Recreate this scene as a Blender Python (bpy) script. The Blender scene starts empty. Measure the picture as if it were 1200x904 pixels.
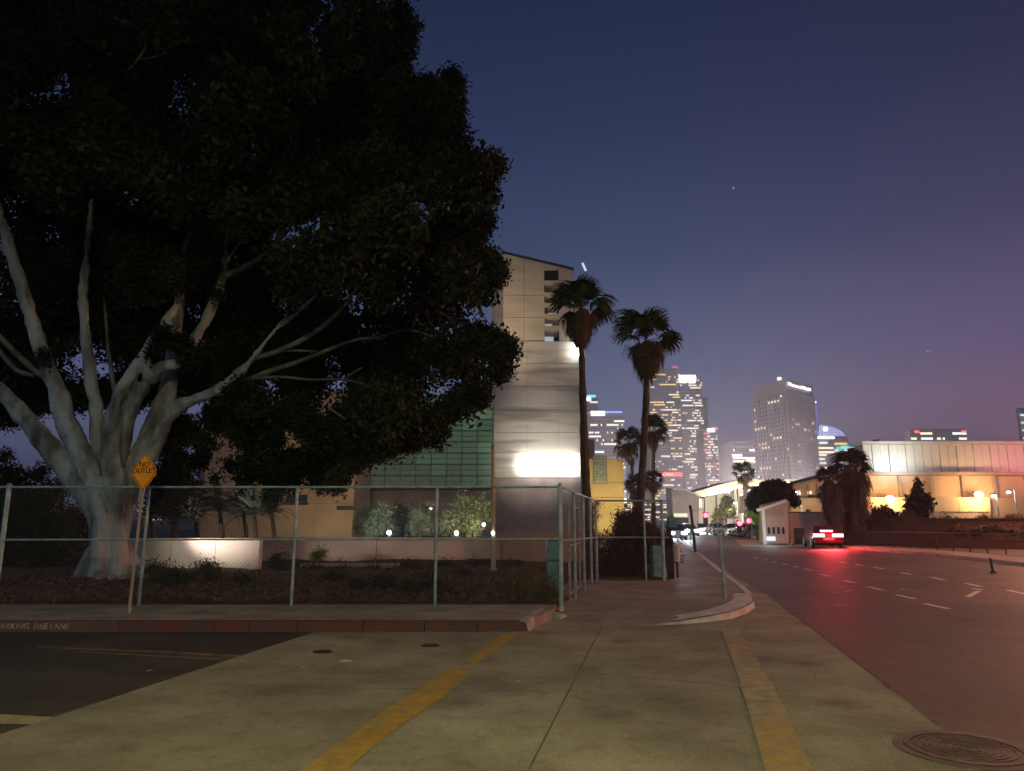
import bpy, bmesh, math, random
import numpy as np
from mathutils import Vector, Matrix, Euler
from mathutils.geometry import tessellate_polygon
R = math.radians
rnd = random.Random(7)
npr = np.random.RandomState(11)
scene = bpy.context.scene
COL = scene.collection

# ------------------------------------------------------------------ camera
FPX, CX, CY, CAMH = 850.0, 600.0, 452.0, 1.6
PITCH = math.atan(160.0 / FPX)
cam_d = bpy.data.cameras.new('camera')
cam = bpy.data.objects.new('camera', cam_d); COL.objects.link(cam)
cam.location = (0, 0, CAMH); cam.rotation_euler = (R(90) + PITCH, 0, 0)
cam_d.sensor_width = 36; cam_d.lens = 36 * FPX / 1200; cam_d.clip_end = 6000; cam_d.clip_start = .05
scene.camera = cam
scene.view_settings.view_transform = 'Standard'; scene.view_settings.look = 'None'
scene.view_settings.exposure = 0; scene.view_settings.gamma = 1
scene.cycles.use_denoising = True
scene.cycles.max_bounces = 5
scene.cycles.sample_clamp_indirect = 3

# ------------------------------------------------------------------ sky: night sky with the city's glow
world = bpy.data.worlds.new('World'); scene.world = world; world.use_nodes = True
wn = world.node_tree; wn.nodes.clear()
def wnode(t, **k):
    n = wn.nodes.new(t)
    for a, b in k.items(): setattr(n, a, b)
    return n
wl = wn.links.new
geo = wnode('ShaderNodeTexCoord'); sep = wnode('ShaderNodeSeparateXYZ'); wl(geo.outputs['Generated'], sep.inputs[0])
def ramp(stops):
    r = wnode('ShaderNodeValToRGB'); e = r.color_ramp.elements
    while len(e) < len(stops): e.new(0.5)
    for k, (p, c) in enumerate(stops):
        e[k].position = p; e[k].color = (*c, 1)
    return r
def lin(*c): return tuple((v / 255 / 12.92) if v / 255 < .04045 else ((v / 255 + .055) / 1.055) ** 2.4 for v in c)
r1 = ramp([(0, lin(134, 134, 164)), (.10, lin(120, 126, 160)), (.2, lin(92, 104, 142)), (.35, lin(57, 72, 106)), (.5, lin(39, 51, 85)), (.65, lin(26, 37, 66)), (1, lin(20, 26, 50))])
r2 = ramp([(0, lin(182, 124, 146)), (.10, lin(160, 120, 148)), (.2, lin(112, 96, 136)), (.35, lin(64, 63, 98)), (.5, lin(40, 44, 73)), (.65, lin(28, 33, 59)), (1, lin(20, 26, 50))])
wl(sep.outputs[2], r1.inputs[0]); wl(sep.outputs[2], r2.inputs[0])
mr = wnode('ShaderNodeMapRange', interpolation_type='SMOOTHSTEP'); mr.inputs[1].default_value = .12; mr.inputs[2].default_value = .66
wl(sep.outputs[0], mr.inputs[0])
mx = wnode('ShaderNodeMixRGB'); wl(mr.outputs[0], mx.inputs[0]); wl(r1.outputs[0], mx.inputs[1]); wl(r2.outputs[0], mx.inputs[2])
sky = wnode('ShaderNodeTexSky', sky_type='NISHITA'); sky.sun_disc = False; sky.sun_elevation = R(-6); sky.sun_rotation = R(160)
bg1 = wnode('ShaderNodeBackground'); bg2 = wnode('ShaderNodeBackground'); wo = wnode('ShaderNodeOutputWorld'); ad = wnode('ShaderNodeAddShader')
wl(mx.outputs[0], bg1.inputs[0]); bg1.inputs[1].default_value = 1.0
wl(sky.outputs[0], bg2.inputs[0]); bg2.inputs[1].default_value = 0.05
wl(bg1.outputs[0], ad.inputs[0]); wl(bg2.outputs[0], ad.inputs[1]); wl(ad.outputs[0], wo.inputs[0])

# weak bluish sun added as fill light, from behind the camera
md = bpy.data.lights.new('fill_sun', 'SUN'); md.energy = .035; md.angle = R(.5); md.color = (.8, .9, 1)
fill_sun = bpy.data.objects.new('fill_sun', md); COL.objects.link(fill_sun); fill_sun.rotation_euler = (R(50), 0, R(-25))

# ------------------------------------------------------------------ pixel -> place
def ray(px, py):
    x = (px - CX) / FPX; u = (CY - py) / FPX
    return Vector((x, math.cos(PITCH) - math.sin(PITCH) * u, math.sin(PITCH) + math.cos(PITCH) * u))
def P(px, py, D):
    r = ray(px, py); return Vector((0, 0, CAMH)) + r * (D / r.y)
def G(px, py, z=0.0):
    r = ray(px, py); return Vector((0, 0, CAMH)) + r * ((z - CAMH) / r.z)
def X(px, D, py=612): return P(px, py, D).x
def Z(py, D): return P(600, py, D).z

# ------------------------------------------------------------------ materials
def mat(name, col, col2=None, scale=4.0, rough=.8, metal=0, bdist=.02, bump=.0, bscale=None, emit=None, es=0, detail=5, spec=.4, stretch=None, thr=(.35, .65), speck=0):
    m = bpy.data.materials.new(name); m.use_nodes = True; nt = m.node_tree; b = nt.nodes['Principled BSDF']
    b.inputs['Roughness'].default_value = rough; b.inputs['Metallic'].default_value = metal
    b.inputs['Specular IOR Level'].default_value = spec
    tc = nt.nodes.new('ShaderNodeTexCoord'); mp = nt.nodes.new('ShaderNodeMapping'); nt.links.new(tc.outputs['Object'], mp.inputs[0])
    if stretch: mp.inputs['Scale'].default_value = stretch
    n = nt.nodes.new('ShaderNodeTexNoise'); n.inputs['Scale'].default_value = scale; n.inputs['Detail'].default_value = detail
    nt.links.new(mp.outputs[0], n.inputs['Vector'])
    cr = nt.nodes.new('ShaderNodeValToRGB'); cr.color_ramp.elements[0].position = thr[0]; cr.color_ramp.elements[1].position = thr[1]
    c2 = col2 or tuple(c * .8 for c in col)
    cr.color_ramp.elements[0].color = (*c2, 1); cr.color_ramp.elements[1].color = (*col, 1)
    nt.links.new(n.outputs['Fac'], cr.inputs[0]); nt.links.new(cr.outputs[0], b.inputs['Base Color'])
    if bump:
        n2 = nt.nodes.new('ShaderNodeTexNoise'); n2.inputs['Scale'].default_value = bscale or scale * 8; n2.inputs['Detail'].default_value = 4
        nt.links.new(mp.outputs[0], n2.inputs['Vector'])
        bp = nt.nodes.new('ShaderNodeBump'); bp.inputs['Strength'].default_value = bump; bp.inputs['Distance'].default_value = bdist
        nt.links.new(n2.outputs['Fac'], bp.inputs['Height']); nt.links.new(bp.outputs[0], b.inputs['Normal'])
    if speck:
        def fac(sc, lo, hi, dark, prev, kind='N'):
            q = nt.nodes.new('ShaderNodeTexNoise' if kind == 'N' else 'ShaderNodeTexVoronoi'); q.inputs['Scale'].default_value = sc
            if kind == 'N': q.inputs['Detail'].default_value = 3
            nt.links.new(mp.outputs[0], q.inputs['Vector']); c = nt.nodes.new('ShaderNodeValToRGB'); c.color_ramp.elements[0].position = lo; c.color_ramp.elements[1].position = hi
            c.color_ramp.elements[0].color = (dark, dark, dark, 1); nt.links.new(q.outputs[0], c.inputs[0])
            x = nt.nodes.new('ShaderNodeMixRGB'); x.blend_type = 'MULTIPLY'; x.inputs[0].default_value = 1; nt.links.new(prev, x.inputs[1]); nt.links.new(c.outputs[0], x.inputs[2]); return x.outputs[0]
        pv = fac(70, .3, .62, 1 - speck, cr.outputs[0]); pv = fac(6, .30, .5, .80, pv); pv = fac(.9, .05, .28, .62, pv, 'V'); pv = fac(.28, .38, .6, .72, pv); nt.links.new(pv, b.inputs['Base Color'])
    if emit:
        b.inputs['Emission Color'].default_value = (*emit, 1); b.inputs['Emission Strength'].default_value = es
    return m
def emat(name, c, s):
    return mat(name, (.5, .5, .5), emit=c, es=s)
M = {}
M['asphalt'] = mat('asphalt', (.1, .09, .085), (.06, .056, .052), .8, .7, bump=.6, bscale=70, speck=.45)
M['road'] = mat('road asphalt', (.17, .125, .11), (.12, .095, .085), .5, .6, bump=.5, bscale=70, speck=.45)
M['concrete'] = mat('concrete', (.46, .45, .35), (.25, .24, .19), 1.1, .8, bump=.5, bscale=70, detail=8, speck=.35, thr=(.25,.75))
M['walk'] = mat('sidewalk concrete', (.42, .39, .34), (.28, .26, .23), 1.6, .7, bump=.4, bscale=60, detail=8, speck=.35)
M['kerb'] = mat('kerb concrete', (.42, .42, .4), (.28, .28, .27), 3, .8, bump=.3)
M['redkerb'] = mat('red kerb paint', (.125, .036, .04), (.08, .05, .05), 3, .7, bump=.3, thr=(.4, .55))
M['wornred'] = mat('worn red paint', (.13, .07, .07), (.08, .06, .055), 3, .8, bump=.3)
M['yellow'] = mat('yellow road paint', (.56, .35, .06), (.38, .29, .13), 7, .7, bump=.3, detail=12, thr=(.36, .56), speck=.3)
M['palepaint'] = mat('worn cream paint', (.52, .44, .28), (.4, .34, .23), 7, .7, bump=.2, detail=12, thr=(.38, .56), speck=.3)
M['lotline'] = mat('worn lot line', (.24, .18, .07), (.12, .1, .06), 4, .8, detail=9, thr=(.42, .56))
M['white'] = mat('white road paint', (.75, .73, .68), (.45, .42, .38), 6, .6)
M['dirt'] = mat('dirt', (.10, .065, .045), (.045, .03, .022), 2.2, 1, bump=1, bscale=14)
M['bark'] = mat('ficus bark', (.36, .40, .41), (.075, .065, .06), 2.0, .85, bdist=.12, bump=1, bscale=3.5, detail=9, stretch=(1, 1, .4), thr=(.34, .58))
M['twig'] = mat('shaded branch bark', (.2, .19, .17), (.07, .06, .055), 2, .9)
M['leaf'] = mat('ficus leaves', (.026, .04, .012), (.008, .013, .006), 1.2, .55, spec=.15)
M['shrub'] = mat('dark shrub leaves', (.04, .045, .025), (.015, .018, .012), 1.5, .8)
M['maroon'] = mat('reddish shrub leaves', (.075, .04, .04), (.04, .025, .03), 2, .8)
M['olive'] = mat('grey green shrub leaves', (.22, .24, .11), (.1, .12, .06), 1.5, .8)
M['weeds'] = mat('dry weeds', (.16, .12, .07), (.07, .055, .035), 2, .9)
M['galv'] = mat('galvanised steel', (.36, .50, .54), (.2, .29, .32), 6, .45, metal=.2)
M['wire'] = mat('galvanised wire', (.17, .19, .19), None, 6, .5, metal=.3)
M['palmtrunk'] = mat('palm trunk', (.10, .075, .06), (.05, .04, .034), 6, .95, bump=1, bscale=20)
M['frond'] = mat('green palm frond', (.07, .095, .035), (.035, .05, .02), 3, .6)
M['dead'] = mat('dead palm frond', (.13, .085, .055), (.07, .045, .03), 3, .9)
M['signy'] = mat('amber sign face', (1, .42, .01), (.9, .34, .01), 5, .45)
M['signk'] = mat('black sign print', (.02, .016, .012), None, 5, .5)
M['wood'] = mat('grey wooden post', (.36, .33, .3), (.22, .2, .18), 4, .8, stretch=(1, 1, .1))
M['towc'] = mat('buff concrete', (.60, .50, .36), (.44, .37, .27), .5, .85, bump=.5, detail=12, stretch=(.4, 1, 1.4))
M['towd'] = mat('streaked grey concrete', (.62, .55, .43), (.32, .28, .22), .5, .85, bump=.6, detail=12, stretch=(.22, 1, 1.8), thr=(.33, .52))
M['tan'] = mat('tan plaster', (.5, .37, .23), (.38, .28, .18), .4, .85)
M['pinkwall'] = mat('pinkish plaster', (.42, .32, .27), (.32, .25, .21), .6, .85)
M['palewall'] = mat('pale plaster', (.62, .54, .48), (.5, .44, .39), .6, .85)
M['dark'] = mat('dark metal', (.03, .03, .035), None, 3, .5)
M['teal'] = mat('teal painted steel', (.12, .28, .34), (.07, .16, .2), 3, .5)
M['metal'] = mat('white metal cladding', (.60, .60, .60), (.5, .48, .45), .3, .5, stretch=(1, 1, .1))
M['orange'] = mat('peach concrete panel', (.55, .42, .33), (.42, .3, .24), .3, .8, stretch=(1, 1, .15), detail=8)
M['cream'] = mat('cream plaster', (.56, .47, .35), (.45, .38, .29), .5, .85)
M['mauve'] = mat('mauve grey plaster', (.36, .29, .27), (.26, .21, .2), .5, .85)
M['brownwall'] = mat('brown rough wall', (.11, .055, .045), (.07, .035, .03), .8, .9, bump=.5)
M['glass'] = mat('dark glass', (.03, .035, .045), None, 2, .15)
M['fac_a'] = mat('grey tower facade', (.36, .34, .36), (.30, .28, .3), .05, .7)
M['fac_b'] = mat('pale tower facade', (.52, .46, .47), (.44, .39, .4), .05, .7)
M['fac_g'] = mat('dim tower glass', (.16, .16, .2), None, .05, .3, emit=(.16, .15, .19), es=.35)  # faint glow added to unlit panes so the facades look lighter

# ------------------------------------------------------------------ mesh helpers
def tag(o, label=None, cat=None, group=None, kind=None):
    if label: o['label'] = label
    if cat: o['category'] = cat
    if group: o['group'] = group
    if kind: o['kind'] = kind
    return o
def empty(name, loc, label=None, cat=None, group=None, rz=0):
    o = bpy.data.objects.new(name, None); COL.objects.link(o); o.location = loc; o.rotation_euler = (0, 0, rz)
    o.empty_display_size = .2
    return tag(o, label, cat, group)
class MB:
    def __init__(s): s.v = []; s.f = []
    def add(s, vs, fs):
        k = len(s.v); s.v += [tuple(v) for v in vs]; s.f += [tuple(i + k for i in f) for f in fs]; return s
    def box(s, x0, x1, y0, y1, z0, z1):
        return s.add([(x0, y0, z0), (x1, y0, z0), (x1, y1, z0), (x0, y1, z0), (x0, y0, z1), (x1, y0, z1), (x1, y1, z1), (x0, y1, z1)],
                     [(0, 3, 2, 1), (4, 5, 6, 7), (0, 1, 5, 4), (1, 2, 6, 5), (2, 3, 7, 6), (3, 0, 4, 7)])
    def prism(s, pts, z0, z1):      # vertical prism over an xy polygon; z1 may be a list
        n = len(pts); zt = z1 if isinstance(z1, (list, tuple)) else [z1] * n
        vs = [(p[0], p[1], z0) for p in pts] + [(p[0], p[1], zt[i]) for i, p in enumerate(pts)]
        fs = [(i, (i + 1) % n, n + (i + 1) % n, n + i) for i in range(n)]
        tri = tessellate_polygon([[Vector((p[0], p[1], 0)) for p in pts]])
        fs += [tuple(n + i for i in t) for t in tri] + [tuple(reversed(t)) for t in tri]
        return s.add(vs, fs)
    def tube(s, pts, rad, n=8, caps=True, jit=0):
        pts = [Vector(p) for p in pts]
        if not isinstance(rad, (list, tuple)): rad = [rad] * len(pts)
        vs = []; up = Vector((.31, .17, .93)).normalized()
        for i, p in enumerate(pts):
            d = (pts[min(i + 1, len(pts) - 1)] - pts[max(i - 1, 0)]).normalized()
            a = d.cross(Vector((1, .1, 0)) if abs(d.z) > .8 else Vector((0, 0, 1))).normalized(); b = d.cross(a).normalized()
            for k in range(n):
                t = 2 * math.pi * k / n; r = rad[i] * (1 + (rnd.uniform(-jit, jit) if jit else 0))
                vs.append(p + a * math.cos(t) * r + b * math.sin(t) * r)
        fs = [(i * n + k, i * n + (k + 1) % n, (i + 1) * n + (k + 1) % n, (i + 1) * n + k) for i in range(len(pts) - 1) for k in range(n)]
        if caps: fs += [tuple(reversed(range(n))), tuple(range((len(pts) - 1) * n, len(pts) * n))]
        return s.add(vs, fs)
    def bar(s, a, b, w, t):         # a box from a to b, w wide in plan, t high
        a = Vector(a); b = Vector(b); d = (b - a).normalized(); sd = d.cross(Vector((0, 0, 1)))
        sd = sd.normalized() * w / 2 if sd.length > 1e-4 else Vector((w / 2, 0, 0)); u = sd.cross(d).normalized() * t / 2
        vs = [q + e * sd + g * u for q in (a, b) for e, g in ((-1, -1), (1, -1), (1, 1), (-1, 1))]
        return s.add(vs, [(0, 3, 2, 1), (4, 5, 6, 7), (0, 1, 5, 4), (1, 2, 6, 5), (2, 3, 7, 6), (3, 0, 4, 7)])
    def sphere(s, c, r, n=10, sz=1):
        c = Vector(c); vs = []; fs = []; m = n // 2
        for i in range(m + 1):
            for k in range(n):
                a = math.pi * i / m; t = 2 * math.pi * k / n
                vs.append(c + Vector((math.sin(a) * math.cos(t) * r, math.sin(a) * math.sin(t) * r, math.cos(a) * r * sz)))
        fs = [(i * n + k, (i + 1) * n + k, (i + 1) * n + (k + 1) % n, i * n + (k + 1) % n) for i in range(m) for k in range(n)]
        return s.add(vs, fs)
    def build(s, name, m, parent=None, smooth=False, bevel=0, local=False):
        o0 = parent.matrix_world.translation if False else (parent.location if parent is not None and not local else Vector((0, 0, 0)))
        me = bpy.data.meshes.new(name); me.from_pydata([(v[0] - o0[0], v[1] - o0[1], v[2] - o0[2]) for v in s.v], [], s.f); me.update()
        bm = bmesh.new(); bm.from_mesh(me)
        if smooth or bevel: bmesh.ops.remove_doubles(bm, verts=bm.verts, dist=1e-4)
        bmesh.ops.recalc_face_normals(bm, faces=bm.faces); bm.to_mesh(me); bm.free()
        me.materials.append(M[m] if isinstance(m, str) else m)
        o = bpy.data.objects.new(name, me); COL.objects.link(o)
        if parent is not None: o.parent = parent
        if smooth: me.shade_smooth()
        if bevel:
            b = o.modifiers.new('b', 'BEVEL'); b.width = bevel; b.segments = 2; b.limit_method = 'ANGLE'
        return o
def sub(o, name, m, mb, smooth=False, thing=None):   # sub-part: child of part o, which sits at its thing's origin
    c = mb.build(name, m, None, smooth, local=True)
    if thing is not None:
        for v in c.data.vertices: v.co -= thing.location
    c.parent = o; return c
def text_mesh(name, s, size, m, parent=None, depth=.002, loc=(0, 0, 0), rot=(R(90), 0, 0), align='CENTER', sx=1):
    cu = bpy.data.curves.new(name, 'FONT'); cu.body = s; cu.size = size; cu.extrude = depth; cu.align_x = align; cu.align_y = 'CENTER'
    t = bpy.data.objects.new(name + '_t', cu); COL.objects.link(t)
    dg = bpy.context.evaluated_depsgraph_get(); me = bpy.data.meshes.new_from_object(t.evaluated_get(dg))
    bpy.data.objects.remove(t)
    o = bpy.data.objects.new(name, me); COL.objects.link(o); me.materials.clear(); me.materials.append(M[m] if isinstance(m, str) else m)
    o.location = loc; o.rotation_euler = rot; o.scale = (sx, 1, 1)
    if parent is not None: o.parent = parent
    return o
def np_mesh(name, V, F, m, parent=None):
    V = np.asarray(V, dtype=np.float32); F = np.asarray(F, dtype=np.int32)
    me = bpy.data.meshes.new(name); k = F.shape[1]
    me.vertices.add(len(V)); me.vertices.foreach_set('co', V.ravel())
    me.loops.add(F.size); me.loops.foreach_set('vertex_index', F.ravel())
    me.polygons.add(len(F)); me.polygons.foreach_set('loop_start', np.arange(0, F.size, k, dtype=np.int32))
    me.polygons.foreach_set('loop_total', np.full(len(F), k, dtype=np.int32)); me.update(calc_edges=True)
    me.materials.append(M[m] if isinstance(m, str) else m)
    o = bpy.data.objects.new(name, me); COL.objects.link(o)
    if parent is not None: o.parent = parent; o.matrix_parent_inverse = Matrix.Translation(-parent.location)
    return o
def leaves(name, lobes, n, size, m, parent=None, shell=.45, aspect=.5, flat=1.0):
    """leaf-sized rhombi spread through a union of uneven lobes; lobes = [(x,y,z,r)]"""
    L = np.array(lobes, dtype=float); w = L[:, 3] ** 2.2; w /= w.sum()
    idx = npr.choice(len(L), n, p=w)
    d = npr.normal(size=(n, 3)); d /= np.linalg.norm(d, axis=1)[:, None]
    rr = (shell + (1 - shell) * npr.rand(n)) ; rr *= 1 + .16 * np.sin(d[:, 0] * 5 + idx) * np.cos(d[:, 2] * 6 + idx * 1.7)
    # gather the leaves into twigs so the edge is ragged
    tw = npr.randint(0, max(1, n // 14), n); off = npr.normal(size=(max(1, n // 14), 3)) * .0
    c = L[idx, :3] + d * (L[idx, 3] * rr)[:, None] * np.array([1, 1, flat])
    seedpt = c[tw]; jump = npr.rand(n) < .6
    c2 = seedpt + npr.normal(size=(n, 3)) * min(.12, size * 1.2)
    c = np.where(jump[:, None], c2, c)
    a = npr.normal(size=(n, 3)); a[:, 2] -= .5; a /= np.linalg.norm(a, axis=1)[:, None]
    b = np.cross(a, npr.normal(size=(n, 3))); b /= np.linalg.norm(b, axis=1)[:, None]
    s = size * (.6 + .8 * npr.rand(n))[:, None]
    V = np.stack([c - a * s * .5, c + b * s * aspect * .5, c + a * s * .5, c - b * s * aspect * .5], 1).reshape(-1, 3)
    F = np.arange(n * 4).reshape(-1, 4)
    return np_mesh(name, V, F, m, parent)
def lamp(kind, loc, power, color, size=.2, target=None, spot=120, blend=.6, parent=None, name='lamp_light', shadow=True):
    d = bpy.data.lights.new(name, kind); d.energy = power; d.color = color
    if kind == 'AREA': d.size = size
    else: d.shadow_soft_size = size
    if kind == 'SPOT': d.spot_size = R(spot); d.spot_blend = blend
    o = bpy.data.objects.new(name, d); COL.objects.link(o); o.location = loc
    if target is not None: o.rotation_euler = (Vector(target) - Vector(loc)).to_track_quat('-Z', 'Y').to_euler()
    if parent is not None: o.parent = parent; o.location = Vector(loc) - parent.location
    return o
def copy_tree(o, parent=None):
    c = o.copy(); COL.objects.link(c); c.parent = parent; c.matrix_parent_inverse = o.matrix_parent_inverse.copy()
    for ch in o.children: copy_tree(ch, c)
    return c

# ================================================================== SETTING
def struct(name, pts, z, m, thick=0):
    mb = MB()
    if thick: mb.prism(pts, z - thick, z)
    else:
        tri = tessellate_polygon([[Vector((p[0], p[1], 0)) for p in pts]]); mb.add([(p[0], p[1], z) for p in pts], tri)
    o = mb.build(name, m); o['kind'] = 'structure'; 
    return o
gm = MB().box(-3000, 3000, -1500, 4500, -1.0, -.03).build('ground', 'asphalt'); gm['kind'] = 'structure'
g = G
def ext(a, b, t): return a + (b - a) * t
# the concrete driveway in front, bounded by the lot (left) and the road asphalt (right)
la, lb = g(370, 741), g(0, 862)
ra, rb = g(900, 698), g(1112, 859)
lot = struct('parking_lot', [(-60, 11.2), (-60, -12), ext(la, lb, 3.0)[:2], lb[:2], la[:2], g(374, 736)[:2]], 0, 'asphalt')
road_edge = [ext(ra, rb, 3), rb, g(1040, 806), g(975, 757), ra, g(868, 680), g(850, 668), g(832, 656), g(815, 645)]
far_l = g(792, 628)
road = struct('road', [p[:2] for p in road_edge] + [far_l[:2], (80, 330), (110, 330), (60, 68), g(985, 643)[:2], g(1100, 652)[:2], g(1200, 664)[:2], (18.5, 18), (17.7, 4), (16, -12)], 0, 'road')
drv = struct('driveway', [(la.x, la.y + 1.6), la[:2], lb[:2], ext(la, lb, 3.0)[:2]] + [p[:2] for p in road_edge] + [g(812, 643)[:2], g(700, 660)[:2], g(600, 700)[:2]], .008, 'concrete')
# expansion joints, real grooves filled dark, laid as thin sheets
def strip(name, pts, w, z, m, kind='structure', parent=None):
    mb = MB(); pts = [Vector((p[0], p[1], 0)) for p in pts]; vs = []
    if not isinstance(w, (list, tuple)): w = [w] * len(pts)
    for i, p in enumerate(pts):
        d = (pts[min(i + 1, len(pts) - 1)] - pts[max(i - 1, 0)]).normalized(); s = Vector((d.y, -d.x, 0)) * w[i] / 2
        vs += [(p - s).to_tuple()[:2] + (z,), (p + s).to_tuple()[:2] + (z,)]
    mb.add(vs, [(2 * i, 2 * i + 1, 2 * i + 3, 2 * i + 2) for i in range(len(pts) - 1)])
    o = mb.build(name, m, parent)
    if kind: o['kind'] = kind
    return o
M['joint'] = mat('joint filler', (.17, .15, .13), (.09, .08, .07), 5, .95)
strip('pavement_joint', [g(722, 704), g(690, 765), g(620, 904)], .016, .0125, 'joint')
strip('pavement_joint', [g(680, 789), g(866, 806)], .022, .0125, 'joint')
strip('pavement_joint', [g(708, 737), g(848, 742)], .02, .0125, 'joint')
strip('pavement_joint', [g(866, 806), g(905, 904)], .012, .0125, 'joint')
strip('pavement_joint', [g(250, 805), g(640, 812)], .015, .0125, 'joint')
crk = random.Random(21)
for (cx_, cy_, ang_, L_) in ((470, 800, .3, 2.2), (760, 850, 1.9, 1.6), (250, 840, .8, 2.4), (640, 760, 2.6, 1.8), (960, 800, 1.2, 1.5), (1010, 860, .2, 1.0), (1120, 770, .4, 3.0), (1060, 735, 2.9, 4.0), (120, 800, .2, 2.5)):
    p = g(cx_, cy_); pts_ = [p.copy()]; a_ = ang_
    for k in range(int(L_ / .09)):
        a_ += crk.uniform(-.45, .45); a_ += (ang_ - a_) * .2; p = p + Vector((math.cos(a_), math.sin(a_), 0)) * .09; pts_.append(p.copy())
    strip('pavement_crack', pts_, [crk.uniform(.003, .009) for _ in pts_], .0128, 'joint')
# ragged asphalt seam
seam = []
for k in range(40):
    t = k / 39; a = ext(ra, rb, t * 1.6); seam.append(a + Vector((rnd.uniform(-.02, .02), 0, 0)))
strip('asphalt_seam', seam, [rnd.uniform(.012, .05) for _ in seam], .0135, 'joint')
strip('asphalt_seam', [g(830, 655), g(850, 668), g(868, 680), ra], .05, .0135, 'joint')

def paint_poly(name, label, pxs, m, z=.017):
    c = sum((g(*p) for p in pxs), Vector()) / len(pxs)
    mb = MB(); tri = tessellate_polygon([[g(*p) for p in pxs]]); mb.add([(g(*p).x, g(*p).y, z) for p in pxs], tri)
    return tag(mb.build(name, m), kind='structure')
paint_poly('yellow_stripe', '', [(591, 744), (608, 743), (577, 767), (557, 780), (545, 777), (567, 760)], 'yellow')
paint_poly('yellow_stripe', '', [(529, 784), (553, 786), (535, 806), (513, 824), (471, 852), (433, 881), (407, 904), (380, 930), (326, 930), (361, 900), (383, 884), (412, 865), (449, 836), (487, 812)], 'yellow')
paint_poly('yellow_stripe', '', [(844, 738), (864, 738), (884, 770), (906, 805), (927, 850), (958, 920), (902, 920), (880, 845), (864, 790)], 'palepaint')
M['yellowdull'] = mat('dull yellow paint', (.54, .38, .13), (.42, .34, .2), 5, .7, bump=.3, detail=12, thr=(.34, .6), speck=.3)
paint_poly('yellow_stripe', '', [(880, 846), (927, 850), (960, 930), (905, 930)], 'yellowdull', .021)
paint_poly('lot_line', '', [(45, 758), (200, 764), (285, 769), (283, 771), (200, 766), (45, 760)], 'lotline', .005)
paint_poly('lot_line', '', [(90, 763.5), (270, 773), (269, 774.5), (88, 765)], 'lotline', .005)
paint_poly('lot_line', '', [(-40, 836), (62, 841), (52, 850), (-40, 848)], 'palepaint', .005)
# lane dashes on the road
def dash(px, py, ln=10, wd=2.2, m='white'):
    a = g(px - ln, py - ln * .22); b = g(px + ln, py + ln * .22)
    strip('lane_dash', [a, b], .13, .006, m)
for px, py, ln in [(1098, 711, 14), (1062, 700, 11), (1026, 690, 9), (995, 682, 7), (967, 674.5, 5.5), (947, 668, 4.5), (932, 664.5, 3.5), (920, 661.7, 3), (907, 658.7, 2.6), (897, 656.5, 2.3), (886, 654, 2),
                   (1007, 662.5, 4.5), (1030, 666, 5.5), (1062, 672.5, 6), (1099, 678.5, 8), (1141, 686, 9), (1192, 694.5, 12), (988, 659.5, 4)]:
    dash(px, py, ln)
strip('lane_dash', [g(1134, 700), g(1147, 693)], .12, .006, 'white'); strip('lane_dash', [g(1152, 692), g(1140, 690)], .12, .006, 'white')
strip('lane_dash', [g(1055, 690), g(1062, 692), g(1078, 692.5)], .08, .006, 'palepaint')
strip('lane_dash', [g(975, 695), g(990, 694.5), g(998, 691.5)], .06, .006, 'palepaint'); strip('lane_dash', [g(979, 710), g(993, 710)], .08, .006, 'palepaint')

# sidewalk with red kerb (left)
KH = .15
f0, f1 = g(-60, 738), g(620, 741)
y_f = f1.y
ck = Vector((X(656, 12.6, 711), 12.6, 0))
side = struct('sidewalk', [(-60, y_f + .16), (f1.x - .12, y_f + .16), (f1.x + .02, y_f + .3), (ck.x - .1, ck.y + .05), (ck.x, 13.5), (-60, 13.5)], KH, 'walk', .3)
def kerb_run(name, pts, h, m, w=.15, z0=-.05):
    mb = MB(); n = len(pts); hs = h if isinstance(h, list) else [h] * n; vs = []
    for i, p in enumerate(pts):
        p = Vector(p[:2] + (0,)) if isinstance(p, tuple) else Vector((p.x, p.y, 0))
        a = pts[max(i - 1, 0)]; b = pts[min(i + 1, n - 1)]
        d = Vector((b[0] - a[0], b[1] - a[1], 0)).normalized(); s = Vector((-d.y, d.x, 0)) * w
        vs += [(p.x, p.y, z0), (p.x + s.x * .06, p.y + s.y * .06, hs[i] - .012), (p.x + s.x * .2, p.y + s.y * .2, hs[i] + .003), (p.x + s.x, p.y + s.y, hs[i] + .003), (p.x + s.x, p.y + s.y, z0)]
    fs = [(5 * i + k, 5 * i + k + 1, 5 * i + k + 6, 5 * i + k + 5) for i in range(n - 1) for k in range(4)]
    fs += [(0, 1, 2, 3, 4), tuple(5 * (n - 1) + k for k in (4, 3, 2, 1, 0))]
    mb.add(vs, fs); o = mb.build(name, m); o['kind'] = 'structure'; return o
xs = [-60, -20] + [X(p, y_f) for p in (0, 60, 150, 260, 300, 355, 430, 500, 560)] + [f1.x]
for i in range(len(xs) - 1):
    mid = (xs[i] + xs[i + 1]) / 2
    kerb_run('kerb', [(xs[i] + .006, y_f), (xs[i + 1] - .006, y_f)], KH, 'redkerb' if mid > X(180, y_f) else 'wornred')
kerb_run('kerb', [(f1.x, y_f), g(640, 724), ck], [KH + .004, KH + .004, .07], 'lip' if 'lip' in M else 'kerb')
# stencilled words on the kerb face
w_ = text_mesh('kerb_lettering', 'PARKING  FIRE LANE', .115, mat('faded stencil', (.55, .48, .44), (.2, .15, .14), 8, .9), loc=(X(53, y_f), y_f - .004, .08), sx=1.0)
w_.scale = (1.06 / max(.1, w_.dimensions.x), 1, 1); w_['kind'] = 'structure'

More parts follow.
